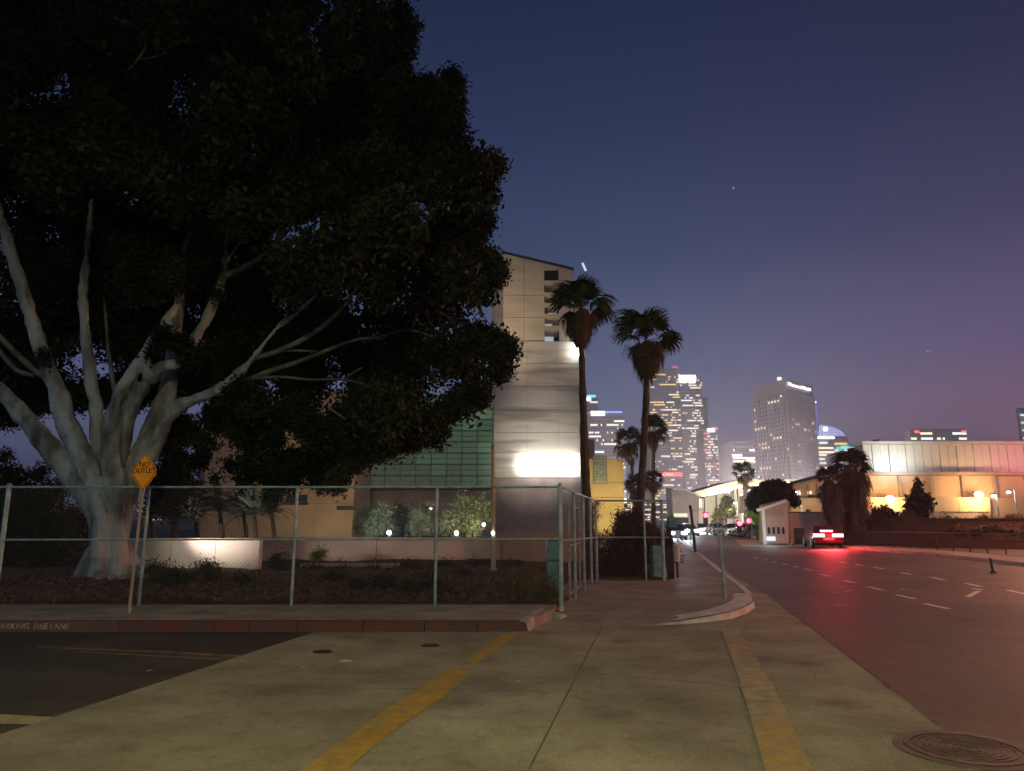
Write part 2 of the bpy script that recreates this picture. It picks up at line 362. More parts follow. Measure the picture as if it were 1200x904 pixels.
# the raised corner of the pavement, ramping up from the driveway
edge = [(730, 734, .01), (765, 734, .03), (800, 732.5, .07), (835, 729.5, .11), (858, 726, .13), (875, 720, .13), (885, 713, .13), (884, 704, .13), (874, 694, .13), (857, 681, .13), (840, 668, .13), (826, 656, .13), (812, 646, .13), (800, 637, .13), (793, 630, .13)]
ep = [Vector((g(a, b).x, g(a, b).y, c)) for a, b, c in edge]
M['lip'] = mat('pale kerb lip', (.62, .64, .62), (.42, .43, .42), 4, .6, bump=.2)
kerb_run('kerb', ep[:8], [p.z + .004 for p in ep[:8]], 'lip', w=.4)
kerb_run('kerb', ep[7:], [p.z + .004 for p in ep[7:]], 'lip', w=.16)
inner = [Vector((p.x, p.y, p.z)) for p in ep]
left = [g(772, 630), g(745, 640), g(699, 664)]
ring = inner + [Vector((p.x, p.y, .13)) for p in left] + [Vector((ck.x + .0, 15.5, .13)), Vector((ck.x + .0, ck.y + .2, .05)), Vector((ck.x + .02, ck.y, .012)), Vector((g(690, 733).x, g(690, 733).y, .0095))]
# inner rows give the ramp an even slope
mb = MB(); tri = tessellate_polygon([[Vector((p.x, p.y, 0)) for p in ring]])
mb.add(ring, tri); o = mb.build('corner_pavement', 'walk'); o['kind'] = 'structure'
for a, b in (((752, 663), (835, 663)), ((788, 686), (852, 686)), ((700, 697), (868, 697))):
    strip('pavement_joint', [g(a[0], a[1], .13), g(b[0], b[1], .13)], .05, .136, 'joint')
pj = mat('painted joint glint', (.6, .55, .55), None, 3, .35, metal=.5)  # pale strips paint the glint of light off the pavement joints
strip('joint_glint', [g(790, 686.5, .13), g(815, 686.5, .13)], .12, .142, pj); strip('joint_glint', [g(790, 663, .13), g(808, 663, .13)], .1, .142, pj)
strip('joint_glint', [g(675, 688, .13), g(692, 687, .13)], .08, .142, pj)

# dirt ground behind the fence
def dirt_patch(name, x0, x1, y0, y1, nx, ny, amp, base=.14):
    V = []; 
    for j in range(ny + 1):
        for i in range(nx + 1):
            x = x0 + (x1 - x0) * i / nx; y = y0 + (y1 - y0) * j / ny
            e = min(1, j / 2, 1)
            V.append((x, y, base + e * amp * (.5 * math.sin(x * 1.7 + y) + .5 * math.sin(x * .6 - y * 1.3 + 1) + rnd.uniform(-.6, .6)) + e * .06))
    F = [(j * (nx + 1) + i, j * (nx + 1) + i + 1, (j + 1) * (nx + 1) + i + 1, (j + 1) * (nx + 1) + i) for j in range(ny) for i in range(nx)]
    o = MB().add(V, F).build(name, 'dirt', smooth=True); o['kind'] = 'structure'; return o
dirt_patch('bare_earth', -45, ck.x + .05, 13.5, 48, 150, 90, .05)
dirt_patch('bare_earth', ck.x + .05, X(785, 19), 19.3, 48, 40, 60, .05)
sb = MB().prism([(ck.x, 13.5), (X(699, 19.3), 19.3), (ck.x, 19.3)], -.1, .125).build('bare_earth', 'dirt'); sb['kind'] = 'structure'

# hillside behind the road (right)
rk = [g(985, 643), g(1040, 647), g(1100, 652), g(1150, 658), g(1200, 664), Vector((18.4, 18, 0)), Vector((17.6, 4, 0))]
sw = [Vector((p.x, p.y, 0)) for p in rk]
mb = MB(); back = [p + Vector((2.4, 2.4, 0)) for p in sw]
mb.prism([p[:2] for p in sw] + [p[:2] for p in reversed(back)], -.1, .13); o = mb.build('sidewalk', 'walk'); o['kind'] = 'structure'
fl = struct('forecourt', [g(870, 641)[:2], g(985, 643)[:2], (g(985, 643).x + 3, 62), (X(860, 70), 70)], .01, 'walk')

# ================================================================== UTILITY: small things on the ground
mh = g(1132, 880)
t = empty('manhole_cover', (mh.x, mh.y, .014), 'round iron manhole cover in the road at the lower right', 'manhole cover')
M['iron'] = mat('worn iron', (.15, .11, .10), (.07, .055, .05), 12, .5, metal=.4, bump=.5)
def ringmesh(r0, r1, z0, z1, n=48):
    mb = MB(); vs = []
    for k in range(n):
        a = 2 * math.pi * k / n; c, s = math.cos(a), math.sin(a)
        vs += [(c * r0, s * r0, z0), (c * r0, s * r0, z1), (c * r1, s * r1, z1), (c * r1, s * r1, z0)]
    fs = [(4 * k + i, 4 * k + (i + 1) % 4, 4 * ((k + 1) % n) + (i + 1) % 4, 4 * ((k + 1) % n) + i) for k in range(n) for i in range(4)]
    return mb.add(vs, fs)
ringmesh(.35, .395, -.01, .010).build('frame', 'iron', t, local=True)
M['collar'] = mat('asphalt collar', (.16, .12, .1), (.1, .08, .07), 6, .6, bump=.6)
ringmesh(.40, .47, -.012, .003).build('collar', 'collar', t, local=True)
MB().tube([(0, 0, -.01), (0, 0, .004)], .345, 48).build('lid', 'iron', t, local=True)
for k in range(7): ringmesh(.04 + .044 * k, .055 + .044 * k, .003, .009).build('ridge', 'iron', t, local=True)
for px, py, what in ((378, 765, 'left'), (504, 757.5, 'right')):
    c = g(px, py); t = empty('valve_cap', (c.x, c.y, .012), 'small dark utility cap in the driveway ' + ('nearer the parking lot' if what == 'left' else 'nearer the yellow stripe'), 'utility cap', 'utility caps in the driveway')
    MB().tube([(0, 0, -.006), (0, 0, .002)], .10, 20).build('lid', 'dark', t, local=True); ringmesh(.101, .12, -.006, .004, 24).build('frame', 'dark', t, local=True)
M['paper'] = mat('pale litter', (.6, .58, .55), None, 9, .8)
for i, (px, py, s, lab) in enumerate(((407, 777, .09, 'flattened pale scrap of paper on the driveway between the utility caps'), (353, 785, .04, 'tiny pale scrap of litter left of the larger scrap on the driveway'), (606, 802, .05, 'small pale fleck of litter right of the yellow stripe'), (176, 789, .05, 'small pale fleck of litter on the dark parking lot'))):
    c = g(px, py); V = [(c.x + s * math.cos(a) * rnd.uniform(.6, 1.2), c.y + s * math.sin(a) * rnd.uniform(.5, 1.1), .014 + rnd.uniform(0, .02)) for a in np.linspace(0, 5.6, 7)]
    tag(MB().add(V + [(c.x, c.y, .035)], [(k, (k + 1) % 7, 7) for k in range(7)]).build('paper_scrap', 'paper'), lab, 'litter')
# ================================================================== FICUS TREE
TD = 19.3
tree = empty('ficus_tree', P(122, 672, TD).xyz * 1, 'huge spreading ficus tree with pale fluted trunk behind the fence', 'tree')
tree.location.z = .15
def limb(mb, pts, n=10, jit=.07, f=.93):   # pts = [(px, py, width px, depth offset)]
    c = [P(a, b, TD + d) for a, b, w, d in pts]; r = [w / 2 / FPX * (TD + d) * f for a, b, w, d in pts]
    cc, rr = [], []
    for i in range(len(c) - 1):
        p0, p1, p2, p3 = c[max(i - 1, 0)], c[i], c[i + 1], c[min(i + 2, len(c) - 1)]
        for k in range(3):
            t = k / 3
            cc.append(.5 * ((2 * p1) + (p2 - p0) * t + (2 * p0 - 5 * p1 + 4 * p2 - p3) * t * t + (3 * p1 - p0 - 3 * p2 + p3) * t ** 3)); rr.append(r[i] + (r[i + 1] - r[i]) * t)
    cc.append(c[-1]); rr.append(r[-1]); mb.tube(cc, rr, n, True, jit)
tb = MB()
limb(tb, [(88, 684, 12, -.4), (104, 664, 22, -.4), (117, 640, 28, -.3), (118, 612, 28, -.3), (109, 590, 26, -.35), (88, 565, 25, -.4), (64, 533, 25, -.45), (46, 511, 25, -.5), (26, 486, 23, -.6), (4, 462, 20, -.8), (-60, 410, 16, -1)])
limb(tb, [(112, 692, 24, -.6), (120, 665, 30, -.5), (122, 635, 30, -.4), (121, 608, 27, -.45), (113, 580, 25, -.5), (106, 558, 25, -.5), (98, 540, 26, -.55), (88, 519, 27, -.6), (75, 488, 26, -.7), (67, 458, 23, -.8), (56, 430, 20, -.9), (45, 400, 18, -1), (34, 365, 17, -1), (22, 325, 15, -1), (8, 280, 13, -1), (-8, 225, 11, -1.1), (-15, 150, 8, -1.2)])
limb(tb, [(128, 680, 30, -.2), (127, 640, 30, 0), (126, 600, 24, .1), (121, 552, 22, .1), (115, 512, 18, 0), (113, 480, 17, -.1), (108, 450, 16, -.1), (103, 412, 14, -.2), (99, 375, 13, -.3), (97, 345, 12, -.3), (100, 315, 9, -.3), (104, 270, 6, -.4), (108, 235, 5, -.4)])
limb(tb, [(140, 684, 26, -.5), (137, 655, 26, -.4), (136, 610, 24, -.35), (135, 565, 26, -.45), (131, 530, 24, -.6), (133, 495, 22, -.75), (142, 462, 20, -.85), (160, 430, 16, -.95), (178, 402, 13, -1), (197, 375, 12, -1), (208, 355, 11, -1)])
limb(tb, [(138, 545, 20, -.3), (147, 500, 20, -.5), (160, 468, 19, -.7), (174, 445, 18, -.8), (190, 430, 15, -.9), (207, 428, 11, -1.0)])
limb(tb, [(172, 450, 12, -.75), (172, 432, 9, -.9), (176, 418, 7, -.95)])
limb(tb, [(160, 684, 14, .1), (152, 665, 26, .1), (142, 635, 22, 0), (143, 600, 24, 0), (156, 555, 30, .1), (172, 525, 34, .2), (186, 494, 32, .3), (196, 462, 22, .3), (202, 430, 18, .2), (206, 395, 16, .1), (210, 360, 13, 0), (214, 325, 9, -.2), (222, 270, 6, -.4)])
limb(tb, [(186, 500, 26, .3), (205, 478, 18, .2), (228, 469, 13, .0), (254, 457, 13, -.2), (280, 437, 11, -.4), (298, 418, 8, -.6), (322, 387, 7, -.8), (350, 365, 5.5, -1), (370, 347, 4, -1.2)])
limb(tb, [(203, 430, 14, .2), (218, 412, 14, .2), (230, 395, 15, .2), (246, 366, 14, .1), (257, 340, 13, 0), (262, 318, 11, -.1), (266, 285, 6, -.1), (268, 250, 5, -.2), (268, 215, 4, -.2)])
limb(tb, [(88, 690, 10, -.6), (98, 676, 18, -.5), (112, 664, 20, -.5)])
for rp in ([(96, 672, 16, -.4), (80, 684, 9, -1.0), (62, 690, 5, -1.6), (45, 694, 3, -2.2)], [(118, 676, 18, -.7), (112, 692, 11, -1.4), (104, 704, 6, -2.2), (92, 712, 3, -3)], [(146, 676, 18, -.5), (150, 692, 11, -1.2), (160, 702, 6, -2), (172, 710, 3, -2.8)], [(158, 670, 16, 0), (180, 682, 9, -.5), (205, 688, 5, -.9), (225, 690, 3, -1.2)], [(132, 680, 16, -.8), (132, 696, 8, -1.6), (136, 706, 4, -2.4)]): limb(tb, rp)
limb(tb, [(172, 690, 8, -.2), (160, 680, 13, -.1), (148, 664, 18, 0)]); limb(tb, [(138, 694, 14, -.8), (136, 680, 20, -.6), (134, 660, 20, -.5)])
trunk = tb.build('trunk', 'bark', tree, smooth=False)
rm = trunk.modifiers.new('r', 'REMESH'); rm.mode = 'VOXEL'; rm.voxel_size = .035; rm.use_smooth_shade = True
dt = bpy.data.textures.new('bark_lumps', 'CLOUDS'); dt.noise_scale = .45; dt.noise_depth = 4
dm = trunk.modifiers.new('d', 'DISPLACE'); dm.texture = dt; dm.strength = .17; dm.mid_level = .5; dm.texture_coords = 'GLOBAL'
sm_ = trunk.modifiers.new('s', 'SMOOTH'); sm_.iterations = 1; sm_.factor = .4
for pts in [
    [(296, 421, 7, -.55), (325, 412, 7, -.6), (360, 395, 7, -.8), (387, 375, 5.5, -1), (405, 355, 4, -1.2), (430, 320, 3, -1.4)],
    [(252, 462, 8, -.1), (275, 456, 8, -.2), (300, 441, 7, -.3), (347, 425, 6, -.5), (380, 412, 5, -.6), (415, 399, 4, -.8), (445, 395, 4, -.9), (475, 387, 3, -1), (500, 392, 3, -1), (525, 401, 2.4, -1)],
    [(300, 444, 5, -.3), (330, 442, 4, -.4), (362, 445, 3.4, -.5), (400, 445, 3.2, -.6), (430, 452, 3, -.7), (450, 466, 2.2, -.8)],
    [(262, 324, 8, -.1), (278, 318, 8, -.2), (296, 308, 7, -.4), (314, 295, 6, -.6), (340, 268, 4, -.8)],
    [(265, 312, 4, -.1), (274, 294, 4, -.2), (288, 278, 3.4, -.4), (301, 260, 3, -.5)],
    [(62, 446, 9, -.8), (45, 437, 9, -.8), (25, 420, 8, -.9), (0, 395, 7, -1), (-30, 365, 6, -1)],
    [(40, 440, 5, -.6), (20, 434, 7, -.7), (0, 412, 7, -.8), (-25, 385, 5, -.9)],
    [(135, 462, 6, -.6), (131, 437, 6, -.5), (127, 410, 4.5, -.4), (125, 385, 3.5, -.4), (122, 350, 2.5, -.4)],
    [(150, 82, 4, -3), (165, 66, 4, -3), (174, 45, 3.4, -3.1), (184, 25, 3, -3.2), (203, 8, 3, -3.3), (206, -10, 3, -3.3)], [(165, 70, 3, -3), (185, 66, 2.2, -3), (195, 60, 2, -3)],
    [(372, 412, 3, -.5), (340, 411, 3, -.5), (322, 414, 3, -.5)], [(405, 445, 2.5, -.6), (415, 436, 2.2, -.7), (425, 431, 2, -.7)],
    [(360, 40, 2.6, -3), (370, 52, 2.6, -3), (380, 62, 2.4, -3)], [(385, 478, 2.5, -1), (400, 488, 2.5, -1), (410, 496, 2, -1)]]:
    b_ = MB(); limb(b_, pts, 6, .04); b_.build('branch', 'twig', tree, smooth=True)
# crown: uneven lobes through the volume of the tree
outline = [(478, -60), (482, 0), (490, 45), (478, 92), (500, 90), (540, 88), (546, 140), (540, 178), (588, 184), (590, 202), (576, 240), (580, 268), (566, 290), (588, 302), (594, 328), (562, 352), (553, 374), (600, 396), (606, 402), (598, 440), (582, 455), (574, 472), (525, 498), (512, 520), (470, 532), (430, 545), (412, 560), (392, 575), (360, 560), (372, 530), (330, 496), (290, 488), (255, 466), (200, 470), (150, 480), (60, 480), (0, 505), (-140, 520), (-140, -60)]
def inside(x, y, poly):
    r = False; j = len(poly) - 1
    for i in range(len(poly)):
        xi, yi = poly[i]; xj, yj = poly[j]
        if (yi > y) != (yj > y) and x < (xj - xi) * (y - yi) / (yj - yi) + xi: r = not r
        j = i
    return r
def lobe(px, py, D, rpx):
    p = P(px, py, D); return (p.x, p.y, p.z, rpx / FPX * D)
lobes = []; edge_l = []
for i in range(len(outline) - 3):           # the edge
    a, b = outline[i], outline[i + 1]; L = math.hypot(b[0] - a[0], b[1] - a[1])
    for k in range(max(1, int(L / 13))):
        t = (k + rnd.random()) / max(1, int(L / 13)); x = a[0] + (b[0] - a[0]) * t; y = a[1] + (b[1] - a[1]) * t
        nx, ny = -(b[1] - a[1]) / L, (b[0] - a[0]) / L; r = rnd.uniform(9, 22)
        ins = 1 if inside(x + nx * 8, y + ny * 8, outline) else -1
        lowleft = x < 250 and y > 400
        if y < 510 or x > 230: edge_l.append(lobe(x + nx * ins * r * .95, y + ny * ins * r * .95, rnd.uniform(20.8, 22.5) if lowleft else rnd.uniform(16.5, 21.5), r))
n = 0
while n < 440:
    x, y = rnd.uniform(-140, 600), rnd.uniform(-60, 575)
    if not inside(x, y, outline): continue
    D = rnd.uniform(13.6, 25)
    # the fork of the tree is open towards the street: foliage hangs behind the limbs there
    openz = (x < 235 and y > 250) or (x < 500 and y > 340 and y < 470) or (x < 330 and y > 250)
    if openz and D < 20.6: continue
    if x > 470 and abs(D - 19) > 3.5: continue
    if y > 500 and D < 17: continue
    r = rnd.uniform(26, 46); 
    if not all(inside(x + r * c * .9, y + r * s * .9, outline) or x < 0 or y < 0 for c, s in ((1, 0), (-1, 0), (0, 1), (0, -1))): r = 15
    if y > 470 and x < 440 and rnd.random() < .8: continue
    lobes.append(lobe(x, y, D, r)); n += 1
for k in range(46):      # foliage beyond the fork of the tree
    x = rnd.uniform(-60, 330); y = rnd.uniform(250, 478 if x > 40 else 490); lobes.append(lobe(x, y, rnd.uniform(21.5, 25), rnd.uniform(22, 36)))
for k in range(26):
    x = rnd.uniform(180, 560); y = rnd.uniform(60, 440)
    if inside(x + 30, y, outline) and inside(x, y - 30, outline): lobes.append(lobe(x, y, rnd.uniform(20.5, 23), rnd.uniform(26, 36)))
# sprays hanging in front of the limbs and below the crown, in front of the tan building
for px, py, D, r in [(170, 330, 17.5, 30), (200, 320, 17.5, 28), (150, 300, 17.6, 26), (190, 395, 18.1, 13), (212, 403, 18.0, 13), (178, 412, 18.1, 7), (225, 420, 18.1, 11), (255, 345, 18.7, 6), (52, 417, 18, 7), (236, 300, 18, 20), (75, 300, 17.8, 12), (280, 250, 17, 30), (300, 330, 20, 20),
                   (240, 520, 20, 14), (255, 490, 20, 20), (290, 505, 19.5, 24), (318, 512, 19, 17), (300, 545, 19, 20), (330, 548, 19, 22), (352, 540, 19, 18), (285, 562, 19, 10), (322, 570, 19.2, 13), (345, 565, 19.2, 9), (372, 545, 19, 14), (215, 505, 20.5, 18), (205, 540, 21, 14), (235, 540, 20.8, 10), (390, 552, 19, 9), (420, 540, 18.6, 10), (318, 582, 19.2, 8), (270, 545, 19.6, 8), (252, 560, 20, 5), (395, 520, 19, 22), (440, 515, 18.8, 22), (480, 500, 18.8, 24), (430, 480, 18.5, 30), (250, 425, 20.8, 26), (220, 450, 21, 20)]:
    edge_l.append(lobe(px, py, D, r))
leaves('crown', lobes, 600000, .175, 'leaf', tree, shell=.15)
leaves('outer_foliage', edge_l, 330000, .105, 'leaf', tree, shell=.2)

# dark trees and shrubs behind it
t = empty('shrub', P(30, 672, 26), 'tall black hedge bush behind the left end of the fence', 'bush'); t.location.z = .1
leaves('foliage', [lobe(x, y, D, r) for x, y, D, r in [(-60, 620, 26, 60), (-10, 630, 26, 50), (30, 640, 26, 45), (60, 620, 26.5, 42), (20, 585, 27, 34), (50, 590, 27, 22), (75, 650, 25, 34), (88, 620, 25.5, 26), (-40, 560, 27, 40), (12, 560, 27, 22), (45, 555, 27, 14), (5, 535, 27, 12), (62, 575, 27, 16), (-5, 660, 25, 34), (30, 663, 24.5, 26)]], 60000, .13, 'shrub', t, shell=.1)
MB().tube([P(30, 676, 26), P(28, 600, 26)], .12, 8).build('stem', 'palmtrunk', t)
t = empty('broadleaf_tree', P(205, 640, 34), 'dark round-headed tree seen right of the ficus trunk under its crown', 'tree'); t.location.z = .1
leaves('crown', [lobe(x, y, D, r) for x, y, D, r in [(190, 585, 34, 22), (212, 590, 34, 22), (205, 560, 34.5, 26), (228, 580, 34, 18), (182, 560, 35, 18), (222, 600, 34, 10), (235, 595, 34, 8), (195, 520, 35, 18), (225, 545, 35, 10), (230, 510, 35, 14), (180, 510, 35, 12)]], 16000, .17, 'shrub', t, shell=.1)
MB().tube([P(205, 645, 34), P(204, 600, 34), P(203, 570, 34)], [.2, .16, .1], 8).build('trunk', 'palmtrunk', t)
# low weeds and bushes along the fence
def low_growth(name, label, cat, rows, n, size, m, asp=.25):
    t = tag(leaves(name, [lobe(*r) for r in rows], n, size, m, None, shell=.1, aspect=asp, flat=.6), label, cat); return t
low_growth('dry_bush', 'dry brushy weeds against the inside of the fence corner', 'weeds', [(600, 690, 14.6, 15), (625, 688, 14.4, 17), (640, 680, 15, 18), (580, 692, 14.6, 12), (610, 680, 15.5, 14), (645, 694, 14, 10), (560, 690, 15, 10), (535, 688, 15.5, 12)], 15000, .09, 'weeds')
low_growth('dry_bush', 'low scrub left of the weeds, behind the middle fence posts', 'weeds', [(480, 690, 15, 10), (450, 685, 16, 13), (420, 688, 16, 9), (505, 686, 16, 10), (390, 680, 18, 10)], 7000, .09, 'shrub')
low_growth('dry_bush', 'dark scrub between the ficus trunk and the first grey post', 'weeds', [(220, 682, 17, 10), (200, 675, 18, 12), (250, 675, 18, 9), (285, 680, 17, 8), (240, 667, 20, 8), (180, 668, 19, 9), (185, 680, 17, 9)], 7000, .1, 'shrub')
# leaf litter, which nobody could count
nl = 16000; V = []; 
xx = npr.uniform(-13, 1.0, nl); yy = 13.4 + npr.gamma(1.6, 2.2, nl); zz = .2 + npr.rand(nl) * .05
a = npr.rand(nl) * 6.28; s = .03 + npr.rand(nl) * .05
dx, dy = np.cos(a) * s, np.sin(a) * s; tz = npr.normal(size=nl) * .02
V = np.stack([np.stack([xx - dx, yy - dy, zz - tz], 1), np.stack([xx + dy * .5, yy - dx * .5, zz], 1), np.stack([xx + dx, yy + dy, zz + tz], 1), np.stack([xx - dy * .5, yy + dx * .5, zz], 1)], 1).reshape(-1, 3)
o = np_mesh('leaf_litter', V, np.arange(nl * 4).reshape(-1, 4), mat('fallen leaves', (.2, .12, .07), (.07, .045, .03), 3, .9)); tag(o, 'brown fallen leaves scattered over the bare earth behind the fence', 'leaf litter', kind='stuff')

# ================================================================== FENCE
FD = 13.25
fence = empty('chain_link_fence', (0, FD, KH), 'long chain-link fence with bluish grey posts behind the red-kerbed pavement', 'fence')
def ztop(D, py): return Z(py, D)
TOPZ = Z(571, FD); MIDZ = Z(634, FD)
XL, XR = -16.0, X(657, FD)
for k, px in enumerate((-330, -165, 2, 169, 345, 511, 657)):
    x = X(px, FD, 640); r = .04 if k in (2, 6) else .027
    mb = MB().tube([(x, FD, KH - .1), (x, FD, TOPZ + (.03 if r > .03 else -.02))], r, 12).sphere((x, FD, TOPZ + (.04 if r > .03 else -.02)), r * 1.15, 8, .6)
    for z in (MIDZ, TOPZ - .28, KH + .3):
        mb.tube([(x, FD, z - .015), (x, FD, z + .015)], r + .006, 12)
    mb.build('post', 'galv', fence, smooth=False)
MB().tube([(XL, FD, TOPZ), (XR, FD, TOPZ)], .021, 8).build('top_rail', 'galv', fence)
MB().tube([(XL, FD + .01, MIDZ + .01), (XR, FD + .01, Z(632, FD))], .017, 8).build('middle_rail', 'galv', fence)
def chain(name, a, b, z0, z1, parent, sp=.05, r=.0012):
    """woven wire between two plan points, as real crossing wires"""
    a = Vector((a[0], a[1], 0)); b = Vector((b[0], b[1], 0)); L = (b - a).length; d = (b - a) / L; H = z1 - z0; nrm = Vector((-d.y, d.x, 0)) * r
    V = []; F = []; st = sp * 1.414
    for sg in (1, -1):
        u = -H
        while u < L:
            lo, hi = u, u + H; t0, t1 = max(0, -lo) / H, min(1, (L - lo) / H)
            if t1 > t0:
                q0, q1 = lo + t0 * H, lo + t1 * H
                za, zb = (z0 + t0 * H, z0 + t1 * H) if sg > 0 else (z1 - t0 * H, z1 - t1 * H)
                p, q = a + d * q0, a + d * q1; k = len(V)
                for (w, zz_) in ((p, za), (q, zb)):
                    V += [(w.x + nrm.x * sg, w.y + nrm.y * sg, zz_), (w.x - d.x * r, w.y - d.y * r, zz_ + r * sg), (w.x + d.x * r, w.y + d.y * r, zz_ - r * sg)]
                F += [(k, k + 1, k + 4, k + 3), (k + 1, k + 2, k + 5, k + 4), (k + 2, k, k + 3, k + 5)]
            u += st
    o = np_mesh(name, V, F, 'wire', parent); tag(o, kind='stuff'); return o
chain('wire_mesh', (XL, FD + .03), (XR, FD + .03), KH + .03, TOPZ, fence)
# fence turning away down the pavement
cA = Vector((XR, FD, 0)); cB = Vector((X(699, 19), 19.0, 0)); cC = Vector((X(783, 19), 19.0, 0))
f2 = empty('chain_link_fence', (cA.x, cA.y, .13), 'short return of the chain-link fence running back along the pavement', 'fence')
T2 = Z(587, 19)
for t_, r in ((.30, .028), (.55, .028), (.78, .03)):
    p = cA + (cB - cA) * t_
    MB().tube([(p.x, p.y, .05), (p.x, p.y, TOPZ + (T2 - TOPZ) * t_)], r, 10).sphere((p.x, p.y, TOPZ + (T2 - TOPZ) * t_), r * 1.2, 8).build('post', 'galv', f2)
MB().tube([(cA.x, cA.y, TOPZ), (cB.x, cB.y, T2)], .021, 8).build('top_rail', 'galv', f2)
MB().tube([(cA.x, cA.y, MIDZ), (cB.x, cB.y, Z(630, 19))], .017, 8).build('middle_rail', 'galv', f2)
chain('wire_mesh', cA + Vector((.02, .02, 0)), cB, .16, min(TOPZ, T2), f2, sp=.06)
f3 = empty('chain_link_fence', (cB.x, cB.y, .13), 'far section of chain-link fence in front of the maroon bush and second palm', 'fence')
for px, w in ((699, .035), (756, .025), (777, .04)):
    x = X(px, 19, 640); MB().tube([(x, 19, .05), (x, 19, T2)], w, 10).sphere((x, 19, T2), w * 1.3, 8, .8).build('post', 'galv', f3)
MB().tube([(cB.x, 19, T2), (cC.x, 19, T2)], .022, 8).build('top_rail', 'galv', f3)
MB().tube([(cB.x, 19.01, Z(630, 19)), (cC.x, 19.01, Z(630, 19))], .02, 8).build('middle_rail', 'galv', f3)
chain('wire_mesh', (cB.x, 19.03), (cC.x, 19.03), .16, T2, f3, sp=.07)
# gate leaf folded against the corner
gt = empty('fence_gate', (X(668, 14.3), 14.3, .13), 'narrow steel gate leaf standing open just right of the fence corner', 'gate')
gx0, gx1, gy = X(667, 14.4, 640), X(681, 15.6, 640), None
a_, b_ = Vector((gx0, 14.4, 0)), Vector((gx1, 16.0, 0))
for p in (a_, b_): MB().tube([(p.x, p.y, .16), (p.x, p.y, 1.95)], .024, 8).build('stile', 'galv', gt)
for z in (.25, 1.15, 1.9): MB().tube([(a_.x, a_.y, z), (b_.x, b_.y, z)], .018, 8).build('rail', 'galv', gt)
chain('wire_mesh', a_, b_, .25, 1.9, gt, sp=.06)

# blue-green cabinet behind the corner
t = empty('utility_cabinet', (X(648, 14.6), 14.6, .14), 'teal utility cabinet behind the corner of the chain-link fence', 'cabinet')
x0, x1 = X(641, 14.5), X(657, 14.5); z1 = Z(633, 14.5)
MB().box(x0, x1, 14.55, 14.9, .2, z1).build('body', 'teal', t, bevel=.01); MB().box(x0 + .03, x1 - .03, 14.535, 14.553, .3, z1 - .1).build('door', 'teal', t); MB().box(x0 - .01, x1 + .01, 14.5, 14.92, z1, z1 + .03).build('lid', 'galv', t)
MB().box(x1 - .07, x1 - .05, 14.515, 14.536, .62, .76).build('handle', 'dark', t)

# NO OUTLET sign on a leaning wooden post
sb_ = G(151, 718, KH); SD = sb_.y
t = empty('warning_sign', (sb_.x, SD, KH), 'amber diamond sign reading NO OUTLET on a slim post at the kerb', 'sign')
top = P(166, 577, SD); pth = [(sb_.x, SD, KH - .05), (P(156, 675, SD).x, SD, P(156, 675, SD).z), (P(163, 610, SD).x, SD, P(163, 610, SD).z), (P(168, 570, SD).x, SD, P(168, 570, SD).z), (P(170, 540, SD).x, SD, P(170, 540, SD).z)]
MB().tube(pth, .026, 8).build('post', 'wood', t)
c = P(170.5, 553.5, SD); S = 23.5 / FPX * SD * .98
ang = R(-12)
def sp(u, v, dy=0): return Vector((c.x + u * math.cos(ang), SD - .05 + u * math.sin(ang) + dy, c.z + v))
hw = 18.6 / FPX * SD
def diamond(h, w, d0, d1):
    q = []
    cr = .12
    pts = []
    for (u, v), (u2, v2) in zip(((0, h), (w, 0), (0, -h), (-w, 0)), ((w, 0), (0, -h), (-w, 0), (0, h))):
        pts += [(u + (u2 - u) * cr, v + (v2 - v) * cr), (u + (u2 - u) * (1 - cr), v + (v2 - v) * (1 - cr))]
    mb = MB(); n = len(pts); mb.add([sp(u, v, d0) for u, v in pts] + [sp(u, v, d1) for u, v in pts], [tuple(range(n)), tuple(reversed(range(n, 2 * n)))] + [(i, (i + 1) % n, n + (i + 1) % n, n + i) for i in range(n)])
    return mb
diamond(S, hw, 0, .012).build('sign_panel', 'signy', t)
bd = MB()
cs = [(0, S * .9), (hw * .9, 0), (0, -S * .9), (-hw * .9, 0)]
for i in range(4): bd.bar(sp(*cs[i], -.003), sp(*cs[(i + 1) % 4], -.003), .003, .012)
bd.build('border', 'signk', t)
for s_, v, sz in (('NO', S * .36, .13), ('OUTLET', .02, .125)):
    p = sp(0, v, -.006); text_mesh('lettering', s_, sz, 'signk', t, .003, loc=p - t.location, rot=(R(90), 0, ang), sx=.95)
for v in (.3, -.3): MB().tube([sp(0, v, -.008), sp(0, v, .014)], .011, 8).build('bolt', 'galv', t)
MB().box(c.x - .02, c.x + .03, SD - .04, SD - .02, c.z - .3, c.z + .3).build('bracket', 'galv', t)

# slim steel post on the raised corner (right)
pb = G(850, 702, .13)
t = empty('sign_post', pb, 'slim leaning steel post standing alone near the rounded kerb corner', 'post')
pt = P(843, 626, pb.y); pm = P(847, 664, pb.y)
MB().tube([pb - Vector((0, 0, .05)), pm], .033, 10).build('sleeve', 'galv', t); MB().tube([pm, pt], .024, 10).build('post', 'galv', t)
MB().box(pt.x - .05, pt.x + .035, pb.y - .012, pb.y + .012, pt.z - .05, pt.z + .012).build('cap_plate', 'galv', t, bevel=.004)
for k in range(7): 
    q = pm + (pt - pm) * (.1 + k * .12); MB().tube([(q.x, q.y - .026, q.z), (q.x, q.y - .022, q.z)], .006, 6).build('hole', 'dark', t)

